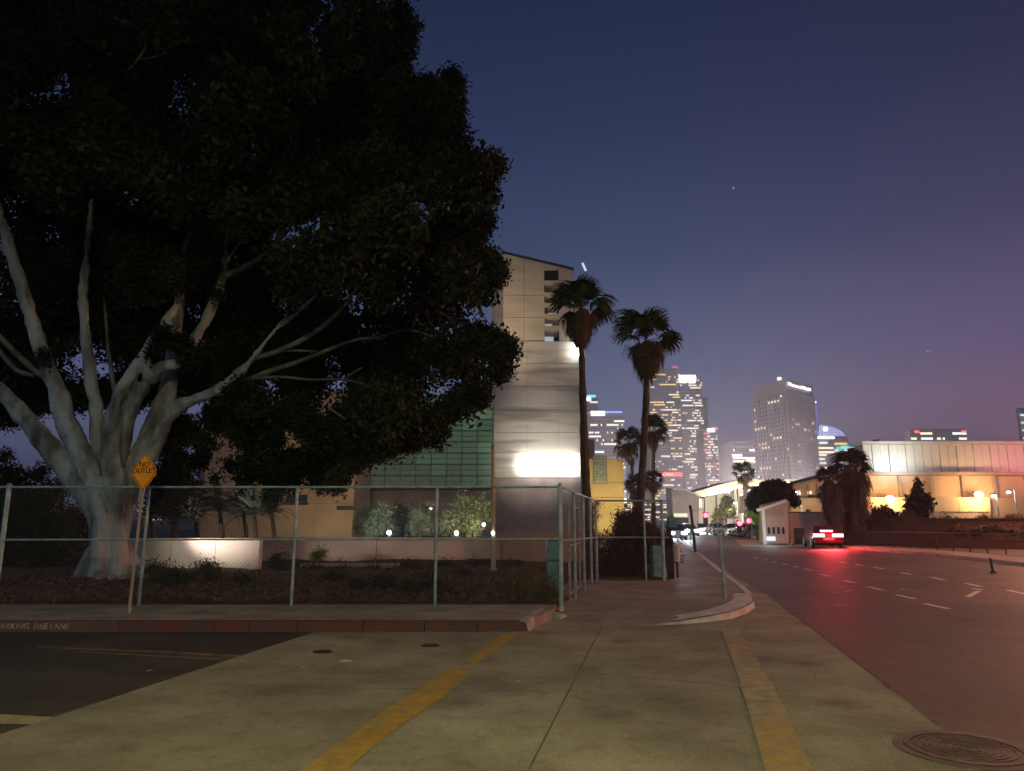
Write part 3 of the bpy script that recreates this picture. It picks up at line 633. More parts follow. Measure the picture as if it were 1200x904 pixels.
# blue payphone-like post and dark bollard at the far fence end
t = empty('parking_pay_station', (X(785, 19.6), 19.6, .13), 'blue capped pay post beside the far fence end', 'pay post')
x = X(785, 19.6, 640)
MB().box(x - .08, x + .08, 19.53, 19.72, .13, Z(645, 19.6)).build('pedestal', 'dark', t, bevel=.01)
MB().box(x - .06, x + .06, 19.55, 19.70, Z(645, 19.6), Z(617, 19.6)).build('neck', 'dark', t, bevel=.01)
x_ = X(787, 19.6, 612); zz0, zz1 = Z(618, 19.5), Z(608, 19.5)
MB().add([(x_ - .11, 19.45, zz0), (x_ + .11, 19.45, zz0), (x_ + .11, 19.8, zz0), (x_ - .11, 19.8, zz0), (x_ - .09, 19.47, zz1), (x_ + .09, 19.47, zz1), (x_ + .09, 19.78, zz1), (x_ - .09, 19.78, zz1), (x_, 19.6, zz1 + .12)],
         [(0, 3, 2, 1), (0, 1, 5, 4), (1, 2, 6, 5), (2, 3, 7, 6), (3, 0, 4, 7), (4, 5, 8), (5, 6, 8), (6, 7, 8), (7, 4, 8)]).build('hood', 'teal', t)
MB().box(x - .06, x + .06, 19.48, 19.53, .95, 1.15).build('screen', 'glass', t)
t = empty('steel_cabinet', (X(765, 19.8), 19.8, .13), 'dim grey steel cabinet between the second palm and the blue pay post', 'cabinet')
MB().box(X(763, 19.8), X(774, 19.8), 19.7, 20.1, .13, Z(640, 19.8)).build('body', 'galv', t, bevel=.02); MB().box(X(764, 19.8), X(773, 19.8), 19.68, 19.703, .25, Z(643, 19.8)).build('door', 'galv', t)
t = empty('trash_bin', (X(791, 20), 20, .13), 'pale slim bin just right of the blue pay post', 'bin')
MB().tube([(X(791.5, 20), 20, .55), (X(791.5, 20), 20, 1.0)], [.09, .1], 12).build('bucket', 'metal', t); MB().tube([(X(791.5, 20), 20, .13), (X(791.5, 20), 20, .56)], .03, 8).build('stand', 'dark', t)
t = empty('leaning_pole', G(815, 648, .1), 'dark leaning pole behind the headlights at the kerb', 'pole')
q0 = G(815, 648, .1); q1 = P(809, 594, q0.y); MB().tube([q0, q1], .07, 8).build('pole', 'dark', t); MB().sphere(q1, .09, 8).build('cap', 'dark', t)
# ================================================================== PALMS
def frond_mesh(name, spread, nl, droop, m, wid=.075, petiole=.42):
    V = []; F = []
    def q(a, b, w0, w1):
        d = (b - a); s = Vector((-d.y, d.x, 0)).normalized() if d.xy.length > 1e-5 else Vector((0, 1, 0)); k = len(V)
        V.extend([a - s * w0, a + s * w0, b + s * w1, b - s * w1]); F.append((k, k + 1, k + 2, k + 3))
    pe = [Vector((petiole * t, 0, -.04 * t * t * droop)) for t in (0, .5, 1)]
    q(pe[0], pe[1], .016, .013); q(pe[1], pe[2], .013, .011)
    c = pe[2]
    for k in range(nl):
        a = spread * (2 * k / (nl - 1) - 1); L = (1 - petiole) * (1.0 - .35 * abs(2 * k / (nl - 1) - 1) ** 1.5) * rnd.uniform(.9, 1.06)
        d = Vector((math.cos(a), math.sin(a), 0)); up = .05 * math.cos(a * 2) + (.02 if k % 2 else -.02)
        p1 = c + d * L * .55 + Vector((0, 0, up)); p2 = c + d * L * .82 + Vector((0, 0, up - .10 * droop)); p3 = c + d * L * .95 + Vector((0, 0, up - .26 * droop))
        wv = wid * spread / 1.3
        q(c, p1, .006, wv * .55); q(p1, p2, wv * .55, wv * .33); q(p2, p3, wv * .33, .003)
    me = bpy.data.meshes.new(name); me.from_pydata([tuple(v) for v in V], [], F); me.materials.append(M[m]); return me
FG = [frond_mesh('frond', 1.25, 21, 1.0, 'frond'), frond_mesh('frond', 1.4, 23, 1.5, 'frond'), frond_mesh('frond', 1.1, 19, .7, 'frond')]
FDd = [frond_mesh('dead_frond', .75, 15, 1.6, 'dead'), frond_mesh('dead_frond', .55, 13, 1.9, 'dead')]
FGm = [frond_mesh('frond', 1.2, 19, 1.0, 'maroon'), frond_mesh('frond', 1.35, 19, 1.4, 'maroon')]
FDm = [frond_mesh('dead_frond', .6, 13, 1.7, 'maroon')]
def palm(label, path, crown, rad, D, ng=26, nd=34, skirt=.9, group='tall fan palms', green=FG, dead=FDd, wt=.13, wb=.2, trunkm='palmtrunk', cat='palm tree', joined=False, seed=1, upper=True):
    rr = random.Random(seed)
    pts = [P(a, b, D) for a, b in path]; base = pts[-1]; 
    t = empty('fan_palm', (base.x, base.y, .1), label, cat, group)
    tm = MB(); cc = []; rads = []
    N = 24
    for i in range(N + 1):
        u = i / N * (len(pts) - 1); k = min(int(u), len(pts) - 2); cc.append(pts[k] + (pts[k + 1] - pts[k]) * (u - k)); rads.append((wt + (wb - wt) * (i / N)) * (1 + rr.uniform(-.09, .09)))
    tm.tube(cc, rads, 9, True, .1).build('trunk', trunkm, t)
    C = P(crown[0], crown[1], D)
    def place(me, el, az, s, nm, jitter=.03):
        o = bpy.data.objects.new(nm, me); COL.objects.link(o); o.parent = t
        o.location = C - t.location + Vector((math.cos(az), math.sin(az), 0)) * .05 * rad + Vector((0, 0, rr.uniform(-.06, .06) * rad)) + (Vector((0, 0, -.0)))
        o.rotation_euler = (rr.uniform(-.5, .5), -el, az); o.scale = (s, s, s)
        return o
    # Euler XYZ: roll about own axis, lift, then heading
    for i in range(ng):
        el = R(84 - 92 * (i / ng)) if upper else R(60 - 80 * i / ng); az = i * 2.39996 + rr.uniform(-.2, .2)
        place(green[i % len(green)], el, az, rad * rr.uniform(.88, 1.08), 'frond')
    if nd:      # shaggy beard of hanging dead leaves under the crown
        bv = []; bf = []; bl = rad * skirt * .95; c0 = C + Vector((0, 0, -.12 * rad)); c1 = c0 + Vector((0, 0, -bl)); c1.x += (P(*path[0], D).x - C.x) * .8
        for k in range(900 if D < 30 else 300):
            f = rr.random(); a = rr.uniform(0, 6.283); p = c0 + (c1 - c0) * f; r = rad * (.08 + .24 * math.sin(math.pi * min(1, .25 + f * .75)) ** .8) * rr.uniform(.7, 1.15)
            q = p + Vector((math.cos(a) * r, math.sin(a) * r, 0)); w_ = rad * rr.uniform(.015, .04); L = rad * rr.uniform(.15, .42); tx = Vector((-math.sin(a), math.cos(a), 0)) * w_
            i0 = len(bv); bv += [tuple(q - tx), tuple(q + tx), tuple(q + Vector((math.cos(a) * .07 * rad, math.sin(a) * .07 * rad, -L)))]; bf.append((i0, i0 + 1, i0 + 2))
        np_mesh('beard', bv, bf, dead[0].materials[0], t)
    for i in range(nd):
        f = i / nd; el = R(-10 - 50 * f); az = i * 2.39996 + rr.uniform(-.3, .3)
        o = place(dead[i % len(dead)], el, az, rad * skirt * rr.uniform(.55, 1.1), 'dead_frond'); o.location.z -= rad * .12 * f
    return t
palm('left of the two tall fan palms, in front of the concrete tower', [(681, 396), (682, 430), (684, 500), (686, 560), (690, 610), (691, 690)], (680, 362), 44 / FPX * 21, 21, 22, 14, .8, wt=.085, wb=.15, seed=3)
palm('right of the two tall fan palms, against the open sky', [(758, 432), (757, 470), (754, 530), (750, 600), (748, 669)], (757, 397), 47 / FPX * 22.5, 22.5, 20, 12, .8, wt=.085, wb=.15, seed=8)
# old leaf boots on the first trunk
palm('bushy fan palm behind the second tall palm, left of its trunk', [(740, 540), (742, 580), (743, 625)], (737, 517), 20 / FPX * 55, 55, 20, 22, 1.2, 'lower fan palms behind the second tall palm', wt=.12, wb=.2, seed=4)
palm('bushy fan palm behind the second tall palm, right of its trunk', [(766, 525), (765, 580), (765, 625)], (766, 503), 20 / FPX * 56, 56, 20, 20, 1.1, 'lower fan palms behind the second tall palm', wt=.12, wb=.2, seed=5)
palm('shortest brown fan palm low behind the second tall palm trunk, left side', [(745, 590), (746, 625)], (746, 569), 17 / FPX * 50, 50, 18, 18, 1.2, 'lower fan palms behind the second tall palm', green=FGm, wt=.14, wb=.2, seed=6)
palm('short brown fan palm low behind the second tall palm trunk, right side', [(766, 590), (766, 625)], (766, 562), 14 / FPX * 50, 50, 16, 16, 1.2, 'lower fan palms behind the second tall palm', green=FGm, wt=.14, wb=.2, seed=7)
palm('lone slim fan palm rising in front of the pale slab tower', [(873, 563), (874, 600), (874, 632)], (871, 553), 15 / FPX * 110, 110, 18, 18, 1.1, 'distant fan palms', wt=.3, wb=.4, seed=9)
# two bearded palms by the road
for lab, path, cr, rd, w, sd, sk in (('smaller bearded palm behind the red car, left of its taller twin', [(972, 575), (978, 600), (981, 622)], (971, 560), 19, .45, 12, 17), ('larger bearded palm with thick dead skirt right of the red car', [(1000, 560), (1003, 590), (1005, 620)], (998, 547), 29, .7, 13, 20)):
    t = palm(lab, path, cr, rd / FPX * 46, 52, 22, 5, .6, 'bearded palms beside the road', green=FGm, dead=FDm, wt=w, wb=w * .8, seed=sd)
    # hanging beard of dead leaves
    V = []; F = []
    c0 = P(cr[0], cr[1] + 6, 52); c1 = P(path[-1][0], path[-1][1] + (-2 if rd < 20 else 0), 52); rb = (11 if rd < 20 else 17) / FPX * 52; rt = (12 if rd < 20 else 19) / FPX * 52
    for k in range(1900):
        f = rnd.random(); a = rnd.uniform(0, 6.283); p = c0 + (c1 - c0) * f; r = (rt * (1 - f) + rb * .5 * f) * rnd.uniform(.6, 1.1) * min(1, .6 + f * 4) * (1 + .15 * math.sin(a * 5 + f * 9))
        q = p + Vector((math.cos(a) * r, math.sin(a) * r, 0)); w_ = rnd.uniform(.03, .08); L = rnd.uniform(.35, .95); tx = Vector((-math.sin(a), math.cos(a), 0)) * w_
        i0 = len(V); V += [tuple(q - tx), tuple(q + tx), tuple(q + Vector((math.cos(a) * .22, math.sin(a) * .22, -L)))]; F.append((i0, i0 + 1, i0 + 2))
    np_mesh('beard', V, F, 'maroon', t)

# dwarf date palms behind the low wall
def date_frond():
    V = []; F = []
    pts = [Vector((t, 0, .35 * t - .62 * t * t)) for t in np.linspace(0, 1, 9)]
    for i in range(8):
        a, b = pts[i], pts[i + 1]; k = len(V); V += [a + Vector((0, -.008, 0)), a + Vector((0, .008, 0)), b + Vector((0, .006, 0)), b + Vector((0, -.006, 0))]; F.append((k, k + 1, k + 2, k + 3))
        for j in range(3):
            p = a + (b - a) * (j / 3)
            for sg in (-1, 1):
                L = .26 * math.sin(math.pi * min(.95, .15 + .8 * p.x)) + .04; q_ = p + Vector((L * .55, sg * L * .75, -.10 * L)); k = len(V)
                V += [p, p + Vector((.06, 0, 0)), q_]; F.append((k, k + 1, k + 2))
    me = bpy.data.meshes.new('frond'); me.from_pydata([tuple(v) for v in V], [], F); me.materials.append(M['datefrond']); return me
M['datefrond'] = mat('grey green date frond', (.22, .28, .22), (.12, .16, .13), 2, .7)
DFm = date_frond()
for k, (px, cy, r, D, lab) in enumerate([(204, 607, 19, 36, 'leftmost low date palm behind the pale wall, nearest the sign'), (228, 604, 20, 37, 'second low date palm from the sign behind the pale wall'), (257, 598, 24, 36, 'third low date palm behind the pale wall, with broad crown'), (285, 599, 22, 38, 'fourth low date palm behind the pale wall'), (297, 602, 21, 36, 'low date palm above the right end of the pale wall'), (318, 600, 18, 37, 'rightmost low date palm, just past the pale wall'), (176, 608, 16, 38, 'low date palm glimpsed between ficus trunk and the sign post')]):
    b = P(px + 3, 634, D); t = empty('date_palm', (b.x, b.y, .1), lab, 'palm tree', 'low date palms in a row behind the pale wall'); C_ = P(px, cy, D)
    MB().tube([(b.x, b.y, .1), (b.x, b.y, 1.0), (C_.x, C_.y, C_.z)], [.12, .11, .1], 8, True, .12).build('trunk', 'palmtrunk', t)
    rr = random.Random(k)
    for i in range(26):
        o = bpy.data.objects.new('frond', DFm); COL.objects.link(o); o.parent = t; o.location = C_ - t.location; s = r / FPX * D * 1.5 * rr.uniform(.85, 1.1)
        o.rotation_euler = (rr.uniform(-.3, .3), -R(72 - 88 * i / 26), i * 2.4 + rr.uniform(-.2, .2)); o.scale = (s, s, s)

# ================================================================== LOW WALLS
def wall(label, name, x0p, x1p, ytop, D, m, cat='wall', th=.3, cap=True, panels=1, D1=None):
    D1 = D1 or D; p0, p1 = P(x0p, ytop, D), P(x1p, ytop, D1); zt = P((x0p), ytop, D).z
    t = empty(name, ((p0.x + p1.x) / 2, D, 0), label, cat)
    for k in range(panels):
        a = p0 + (p1 - p0) * (k / panels); b = p0 + (p1 - p0) * ((k + 1) / panels); d = (b - a).normalized() * .008
        mb = MB(); n = Vector((-(b - a).y, (b - a).x, 0)).normalized() * th; a2 = a + d; b2 = b - d
        mb.prism([(a2.x, a2.y), (b2.x, b2.y), (b2.x + n.x, b2.y + n.y), (a2.x + n.x, a2.y + n.y)], -.2, zt - .06); mb.build('panel', m, t)
    if cap:
        n = Vector((-(p1 - p0).y, (p1 - p0).x, 0)).normalized()
        a, b = p0 - n * .03, p1 - n * .03; n = n * (th + .06)
        MB().prism([(a.x, a.y), (b.x, b.y), (b.x + n.x, b.y + n.y), (a.x + n.x, a.y + n.y)], zt - .058, zt).build('coping', m, t)
    return t
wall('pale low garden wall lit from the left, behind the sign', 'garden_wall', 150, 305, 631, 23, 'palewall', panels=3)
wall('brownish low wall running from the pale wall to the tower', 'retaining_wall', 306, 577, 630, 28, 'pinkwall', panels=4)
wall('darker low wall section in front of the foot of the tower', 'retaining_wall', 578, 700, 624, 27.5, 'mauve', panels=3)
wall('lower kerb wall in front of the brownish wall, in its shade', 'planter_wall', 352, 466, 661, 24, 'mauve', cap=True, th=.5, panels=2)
low_growth('ground_shrub', 'dark low planting in front of the brownish wall', 'shrubs', [(370, 672, 23, 12), (400, 674, 22, 12), (440, 674, 22, 12), (480, 670, 23, 14), (520, 668, 24, 14), (560, 668, 25, 14), (600, 668, 24, 12), (330, 674, 22, 10), (540, 678, 20, 10), (500, 680, 19, 10)], 18000, .12, 'shrub')
# dark plant by the wall corner and a small pale lamp head
low_growth('potted_shrub', 'small dark round plant at the right end of the pale wall', 'shrub', [(325, 659, 22.5, 7), (322, 655, 22.5, 5)], 1500, .1, 'shrub')
low_growth('agave_plant', 'pale spiky clump in front of the brownish wall', 'plant', [(374, 648, 26, 7), (372, 652, 26, 8)], 1200, .16, 'olive', .12)
t = empty('hidden_fill_lamp', (X(128, 20.9), 20.9, .1), 'added fill lamp hidden behind the ficus trunk', 'fill lamp')  # unseen lamp added to brighten the low walls
gx = X(128, 20.9); gy = 20.9
MB().tube([(gx, gy, .1), (gx, gy, 2.3)], .04, 8).build('post', 'dark', t); MB().sphere((gx, gy, 2.4), .12, 10).build('globe', 'palepaint', t)
lamp('SPOT', (gx + .3, gy - .1, 2.0), 150, (1, .88, .78), .15, target=(X(285, 23), 23, .6), spot=100, blend=1, parent=t)
lamp('SPOT', (gx + .3, gy - .1, 1.6), 1500, (1, .85, .74), .15, target=(X(450, 28), 28, .6), spot=40, blend=1, parent=t)
t = empty('hidden_fill_lamp', (X(132, 29), 29, .1), 'second added fill lamp farther back behind the ficus trunk', 'fill lamp')  # another unseen lamp, added to light the date palms
MB().tube([(X(132, 29), 29, .1), (X(132, 29), 29, 2.2)], .04, 8).build('post', 'dark', t); MB().sphere((X(132, 29), 29, 2.3), .12, 10).build('globe', 'palepaint', t)
lamp('SPOT', (X(132, 29) + .3, 29.2, 2.2), 1100, (1, .92, .8), .15, target=(X(305, 37), 37, 1.4), spot=38, blend=1, parent=t)
# pale thin pole at the tower's left edge
t = empty('light_pole', (X(577, 22), 22, .1), 'pale slender pole standing before the left edge of the tower', 'pole')
MB().tube([(X(578.5, 22, 665), 22, .1), (X(577.5, 22, 560), 22, Z(520, 22))], [.075, .05], 10).build('shaft', 'towc', t); MB().tube([(X(578.5, 22, 665), 22, .1), (X(578.5, 22, 665), 22, .25)], .11, 10).build('base', 'galv', t)

# ================================================================== TOWER (campanile)
TWD = 90.0
def xt(px, py=560): return P(px, py, TWD).x
tw = empty('concrete_tower', (xt(633), TWD + 5, 0), 'tall buff concrete bell tower with slanted roof and louvred opening', 'tower')
xl, xr = xt(579, 560), xt(688, 560); xul = X(590, TWD, 350)
HY = [560, 592, 624]; 
def zt_(py): return Z(py, TWD)
# core
MB().box(xl + .12, xr - .12, TWD + .15, TWD + 12, -.5, zt_(404)).build('core', 'mauve', tw)
courses = [(640, 593, 'pinkwall'), (593, 560.5, 'pinkwall'), (560, 530, 'towd'), (530, 507, 'towd'), (507, 481, 'towd'), (481, 453, 'towd'), (453, 426, 'towd'), (426, 400, 'towd')]
cols = [0, .36, .7, 1]
for ya, yb, m in courses:
    z0 = zt_(ya) + .03; z1 = zt_(yb) - .03
    for k in range(3):
        x0 = xl + (xr - xl) * cols[k] + (.012 if k else 0); x1 = xl + (xr - xl) * cols[k + 1] - (.012 if k < 2 else 0); pr = rnd.uniform(0, .02)
        o = MB().box(x0, x1, TWD - pr, TWD + .14, z0, z1).build('wall_panel', m, tw)
# sides
MB().box(xl - .08, xl + .1, TWD + .02, TWD + 12, -.5, zt_(404)).build('side_wall', 'towc', tw); MB().box(xr - .1, xr + .06, TWD + .02, TWD + 12, -.5, zt_(404)).build('side_wall', 'pinkwall', tw)
# upper part: chamfered left corner, slanted top, opening with louvre slabs
ox0, ox1 = X(638, TWD, 360), X(655, TWD, 360); zo0, zo1 = zt_(399.5), zt_(321)
def slantz(x):  # roof line
    a, b = P(589, 297, TWD), P(668, 316, TWD); return a.z + (b.z - a.z) * (x - a.x) / (b.x - a.x)
xur = X(672, TWD, 350); xrr = X(687, TWD, 380)
def slab_front(x0, x1, z0, zt0, zt1, m='towc', y0=TWD, y1=TWD + .5, name='upper_wall'):
    mb = MB(); mb.add([(x0, y0, z0), (x1, y0, z0), (x1, y0, zt1), (x0, y0, zt0), (x0, y1, z0), (x1, y1, z0), (x1, y1, zt1), (x0, y1, zt0)], [(0, 1, 2, 3), (5, 4, 7, 6), (4, 0, 3, 7), (1, 5, 6, 2), (3, 2, 6, 7), (4, 5, 1, 0)]); return mb.build(name, m, tw)
zu = zt_(399.6)
zs = [zu, zt_(372), zt_(346), None]
for k in range(3):   # left part in courses
    for x0, x1 in ((xul, (xul + ox0) / 2 - .02), ((xul + ox0) / 2 + .02, ox0)):
        z1a = zs[k + 1] - .03 if zs[k + 1] else slantz(x0); z1b = zs[k + 1] - .03 if zs[k + 1] else slantz(x1)
        slab_front(x0, x1, zs[k] + (.03 if k else .06), z1a, z1b, y0=TWD + rnd.uniform(0, .04), name='wall_panel')
slab_front(ox0 + .01, ox1 - .01, zo1 + .6, slantz(ox0), slantz(ox1), name='wall_panel')
slab_front(ox1, xur, zu + .06, slantz(ox1), slantz(xur), name='wall_panel')
slab_front(xur + .01, xrr, zu + .06, slantz(xur) - 2.0, slantz(xur) - 4.5, y0=TWD + 1, y1=TWD + 1.5, name='side_wall')
# chamfer face going back on the left
xc = X(577, TWD + 7, 350)
MB().add([(xul - .01, TWD + .02, zu), (xc, TWD + 7, zu), (xc, TWD + 7, slantz(xul) - 1.4), (xul - .01, TWD + .02, slantz(xul)), (xul + .4, TWD + .4, zu), (xc + .5, TWD + 7.2, zu), (xc + .5, TWD + 7.2, slantz(xul) - 1.4), (xul + .4, TWD + .4, slantz(xul) - .05)], [(0, 3, 2, 1), (4, 5, 6, 7), (3, 7, 6, 2), (1, 2, 6, 5), (0, 4, 7, 3)]).build('side_wall', 'towc', tw)
MB().add([(xl - .08, TWD + .02, zt_(404)), (xr + .06, TWD + .02, zt_(404)), (xr + .06, TWD + 12, zt_(404)), (xl - .08, TWD + 12, zt_(404))], [(0, 1, 2, 3)]).build('ledge', 'towc', tw)
slab_front(xul, xur, zu, slantz(xul) - .3, slantz(xur) - .3, m='dark', y0=TWD + 6.0, y1=TWD + 6.2, name='rear_wall')
mb = MB(); mb.add([(xul - .1, TWD - .15, slantz(xul) + .02), (xur + .1, TWD - .15, slantz(xur) + .02), (xur + .1, TWD + 7, slantz(xur) + .02), (xul - .1, TWD + 7, slantz(xul) + .02), (xul - .1, TWD - .15, slantz(xul) + .3), (xur + .1, TWD - .15, slantz(xur) + .3), (xur + .1, TWD + 7, slantz(xur) + .3), (xul - .1, TWD + 7, slantz(xul) + .3)], [(0, 3, 2, 1), (4, 5, 6, 7), (0, 1, 5, 4), (1, 2, 6, 5), (2, 3, 7, 6), (3, 0, 4, 7)]); mb.build('roof_edge', 'dark', tw)
M['sky_glow'] = mat('painted sky glow', (.5, .55, .6), emit=(.55, .65, .8), es=.6)  # glow painted in for sky light within the belfry opening
for k, py in enumerate((331, 345, 357, 370, 384)):
    z = zt_(py); MB().box(ox0, ox1, TWD + .1, TWD + 4, z - .28, z + .28).build('louvre', 'towc', tw)
MB().box(ox0 + .05, ox0 + (ox1 - ox0) * .6, TWD + 3, TWD + 3.1, zt_(380), zt_(373)).build('lit_pane', 'sky_glow', tw)
MB().box(ox0 + (ox1 - ox0) * .35, ox1 - .1, TWD + 3, TWD + 3.1, zt_(361), zt_(354)).build('lit_pane', 'sky_glow', tw)
MB().box(ox0 + .05, ox0 + (ox1 - ox0) * .7, TWD + 3, TWD + 3.1, zt_(398), zt_(388)).build('lit_pane', 'sky_glow', tw)
M['hot'] = emat('white lamp lens', (.93, .96, 1), 14); M['warmhot'] = emat('sodium lamp lens', (1, .55, .14), 90); M['coolhot'] = emat('cool lamp lens', (.7, .85, 1), 18)
for k in range(4):        # bank of floodlights on the wall
    x0 = X(607 + 18 * k, TWD, 545); x1 = X(607 + 18 * k + 17.4, TWD, 545); cxx = (x0 + x1) / 2; w = (x1 - x0) / 2; cz = (zt_(534) + zt_(555)) / 2; h = (zt_(534) - zt_(555)) / 2
    f = empty('floodlight', (cxx, TWD - .6, cz), ('leftmost', 'second', 'third', 'rightmost')[k] + ' floodlight of the glaring bank on the tower wall', 'floodlight', 'floodlights on the tower')
    n = 20; vs = []
    for yy in (0, .35):
        for i in range(n):
            a = 2 * math.pi * i / n; ca, sa = math.cos(a), math.sin(a)
            vs.append((w * math.copysign(abs(ca) ** .6, ca), yy, h * math.copysign(abs(sa) ** .6, sa)))
    MB().add(vs, [tuple(range(n)), tuple(reversed(range(n, 2 * n)))] + [(i, (i + 1) % n, n + (i + 1) % n, n + i) for i in range(n)]).build('lens', 'hot', f, local=True)
    MB().box(-w * .8, w * .8, .34, .6, -h * .6, h * .6).build('housing', 'dark', f, local=True)
    lamp('SPOT', (cxx, TWD - 3.2, cz + 1.0), 70, (.8, .86, 1), .8, target=(cxx, TWD + 1, cz + 8), spot=125, blend=1, parent=f)
f = empty('floodlight', (X(674.5, TWD - 1, 411), TWD - .8, Z(411, TWD)), 'small white lamp high on the tower beside the first palm trunk', 'floodlight')
MB().box(-.5, .5, 0, .3, -.85, .85).build('lens', 'hot', f, local=True); MB().box(-.4, .4, .3, .8, -.6, .6).build('housing', 'dark', f, local=True)
MB().bar((X(683, TWD, 307), TWD + .5, Z(307, TWD)), (X(687, TWD, 316), TWD + .5, Z(316, TWD)), .2, .25).build('antenna_light', emat('pale beacon', (.8, .85, 1), .8), tw)
MB().tube([(X(687, TWD, 316), TWD + .5, Z(316, TWD)), (X(684, TWD, 350), TWD + 1.2, Z(352, TWD))], .08, 6).build('antenna', 'galv', tw)

# ================================================================== GLASS HALL
GD = 84.0
gh = empty('glass_hall', (X(495, GD), GD, 0), 'green-glazed hall with gridded window wall left of the tower', 'building')
gx0, gx1 = X(415.5, GD, 540), X(577, GD, 540); gz0, gz1 = Z(571, GD), Z(466, GD)
MB().box(gx0, gx1, GD + .3, GD + 14, gz0 - .3, gz1 + .2).build('backing', 'dark', gh)
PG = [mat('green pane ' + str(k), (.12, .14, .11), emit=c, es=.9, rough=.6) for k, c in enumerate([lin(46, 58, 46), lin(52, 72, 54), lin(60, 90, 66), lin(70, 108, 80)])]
NCc, NR = 9, 8
for j in range(NR):
    for i in range(NCc):
        x0 = gx0 + (gx1 - gx0) * i / NCc; x1 = gx0 + (gx1 - gx0) * (i + 1) / NCc; z0 = gz0 + (gz1 - gz0) * j / NR; z1 = gz0 + (gz1 - gz0) * (j + 1) / NR
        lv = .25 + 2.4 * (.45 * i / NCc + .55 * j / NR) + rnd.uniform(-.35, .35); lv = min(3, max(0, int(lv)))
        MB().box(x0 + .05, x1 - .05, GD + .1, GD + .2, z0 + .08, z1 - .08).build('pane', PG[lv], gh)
M['mullion'] = mat('dark green mullion', (.14, .2, .14), None, 3, .5)
for i in range(NCc + 1): x = gx0 + (gx1 - gx0) * i / NCc; MB().box(x - .04, x + .04, GD - .06, GD + .1, gz0, gz1).build('mullion', 'mullion', gh)
for j in range(NR + 1):
    z = gz0 + (gz1 - gz0) * j / NR; MB().box(gx0, gx1, GD - .16, GD + .12, z - .05, z + .05).build('transom', 'mullion', gh)
for j in range(NR): z = gz0 + (gz1 - gz0) * (j + .5) / NR; MB().box(gx0, gx1, GD - .02, GD + .1, z - .03, z + .03).build('glazing_bar', 'mullion', gh)
MB().box(gx0, gx1, GD + 1.5, GD + 2, 0, gz0 - .3).build('ground_storey', 'mauve', gh)
MB().box(gx0, gx1, GD - .3, GD + 2, gz0 - .32, gz0 - .02).build('soffit', 'dark', gh)
# tan building left of it
TD2 = 74.0
tb2 = empty('tan_building', (X(330, TD2), TD2, 0), 'tan plastered building glimpsed under the ficus crown', 'building')
tx0, tx1 = X(238, TD2, 570), X(415, TD2, 570); tzt = Z(462, TD2)
rows = [(-.2, Z(590, TD2)), (Z(590, TD2), Z(550, TD2)), (Z(550, TD2), Z(505, TD2)), (Z(505, TD2), tzt)]
for z0, z1 in rows:
    for k in range(4):
        a, b = tx0 + (tx1 - tx0) * k / 4, tx0 + (tx1 - tx0) * (k + 1) / 4
        MB().box(a + .015, b - .015, TD2 + rnd.uniform(0, .04), TD2 + .6, z0 + .02, z1 - .02).build('wall_panel', 'tan', tb2)
MB().box(tx0 + .1, tx1 - .1, TD2 + .62, TD2 + 9, -.2, tzt - .1).build('core', 'tan', tb2)
MB().box(tx0 - .1, tx1 + .1, TD2 - .1, TD2 + 9, tzt, tzt + .3).build('roof_edge', 'mauve', tb2)
for x0, x1, y in ((330, 361, 591), (397, 417, 597)):
    MB().box(X(x0, TD2, 590), X(x1, TD2, 590), TD2 - .8, TD2, Z(y + 1, TD2), Z(y - 2, TD2)).build('ledge', 'dark', tb2)
MB().box(X(335, TD2, 590), X(360, TD2, 590), TD2 - .04, TD2 + .05, Z(588, TD2), Z(580, TD2)).build('window', 'glass', tb2)
# distant flats with a few lit windows under the tree
t = empty('distant_building', (X(215, 150), 150, 0), 'far dim building with a stack of lit yellow windows behind the tree', 'building')
MB().box(X(196, 150), X(243, 150), 150, 165, 0, Z(566, 150)).build('wall', 'fac_a', t); MB().box(X(228, 150), X(240, 150), 150, 165, Z(566, 150), Z(516, 150)).build('stair_tower', 'fac_a', t)
for k in range(5): MB().box(X(231, 150), X(235.5, 150), 149.8, 150, Z(526 + 3.6 * k, 150), Z(524 + 3.6 * k, 150)).build('lit_window', emat('yellow window', (1, .8, .4), 2), t)
for a in (202, 214, 224): MB().box(X(a, 150), X(a + 5, 150), 149.8, 150, Z(578, 150), Z(575.5, 150)).build('lit_window', emat('pale window', (1, .85, .7), 2), t)

# floodlit shrubs before the hall
def tuft(label, rows, n, D, light=None, col=(1, 1, 1), pw=100, m='olive'):
    c0 = P(rows[0][0], 630, D); t = empty('shrub', (c0.x, D, .1), label, 'shrub', 'floodlit shrubs before the green hall')
    leaves('foliage', [lobe(x, y, D + rnd.uniform(-.8, .8), r) for x, y, r in rows], n, .26, m, t, shell=.1, aspect=.16); MB().tube([(c0.x, D, .0), (c0.x, D, 1.5)], .1, 6).build('stem', 'palmtrunk', t)
    return t
tuft('feathery shrub lit white beside the brightest ground light', [(440, 612, 16), (428, 605, 13), (450, 600, 14), (432, 622, 12), (458, 618, 11), (420, 620, 8)], 5200, 50)
tuft('dark middle shrub between the two lit clumps', [(475, 604, 15), (470, 618, 14), (482, 612, 13), (466, 600, 11)], 5200, 51, m='shrub')
tuft('yellowish shrub right of the dark one, before the hall', [(492, 606, 14), (500, 598, 10), (488, 618, 12), (502, 620, 8)], 4200, 50)
tuft('wide yellow-green shrub reaching the tower edge', [(530, 610, 17), (548, 600, 20), (563, 608, 16), (556, 620, 14), (536, 622, 13), (545, 586, 12), (568, 594, 12), (520, 620, 10)], 11000, 50)
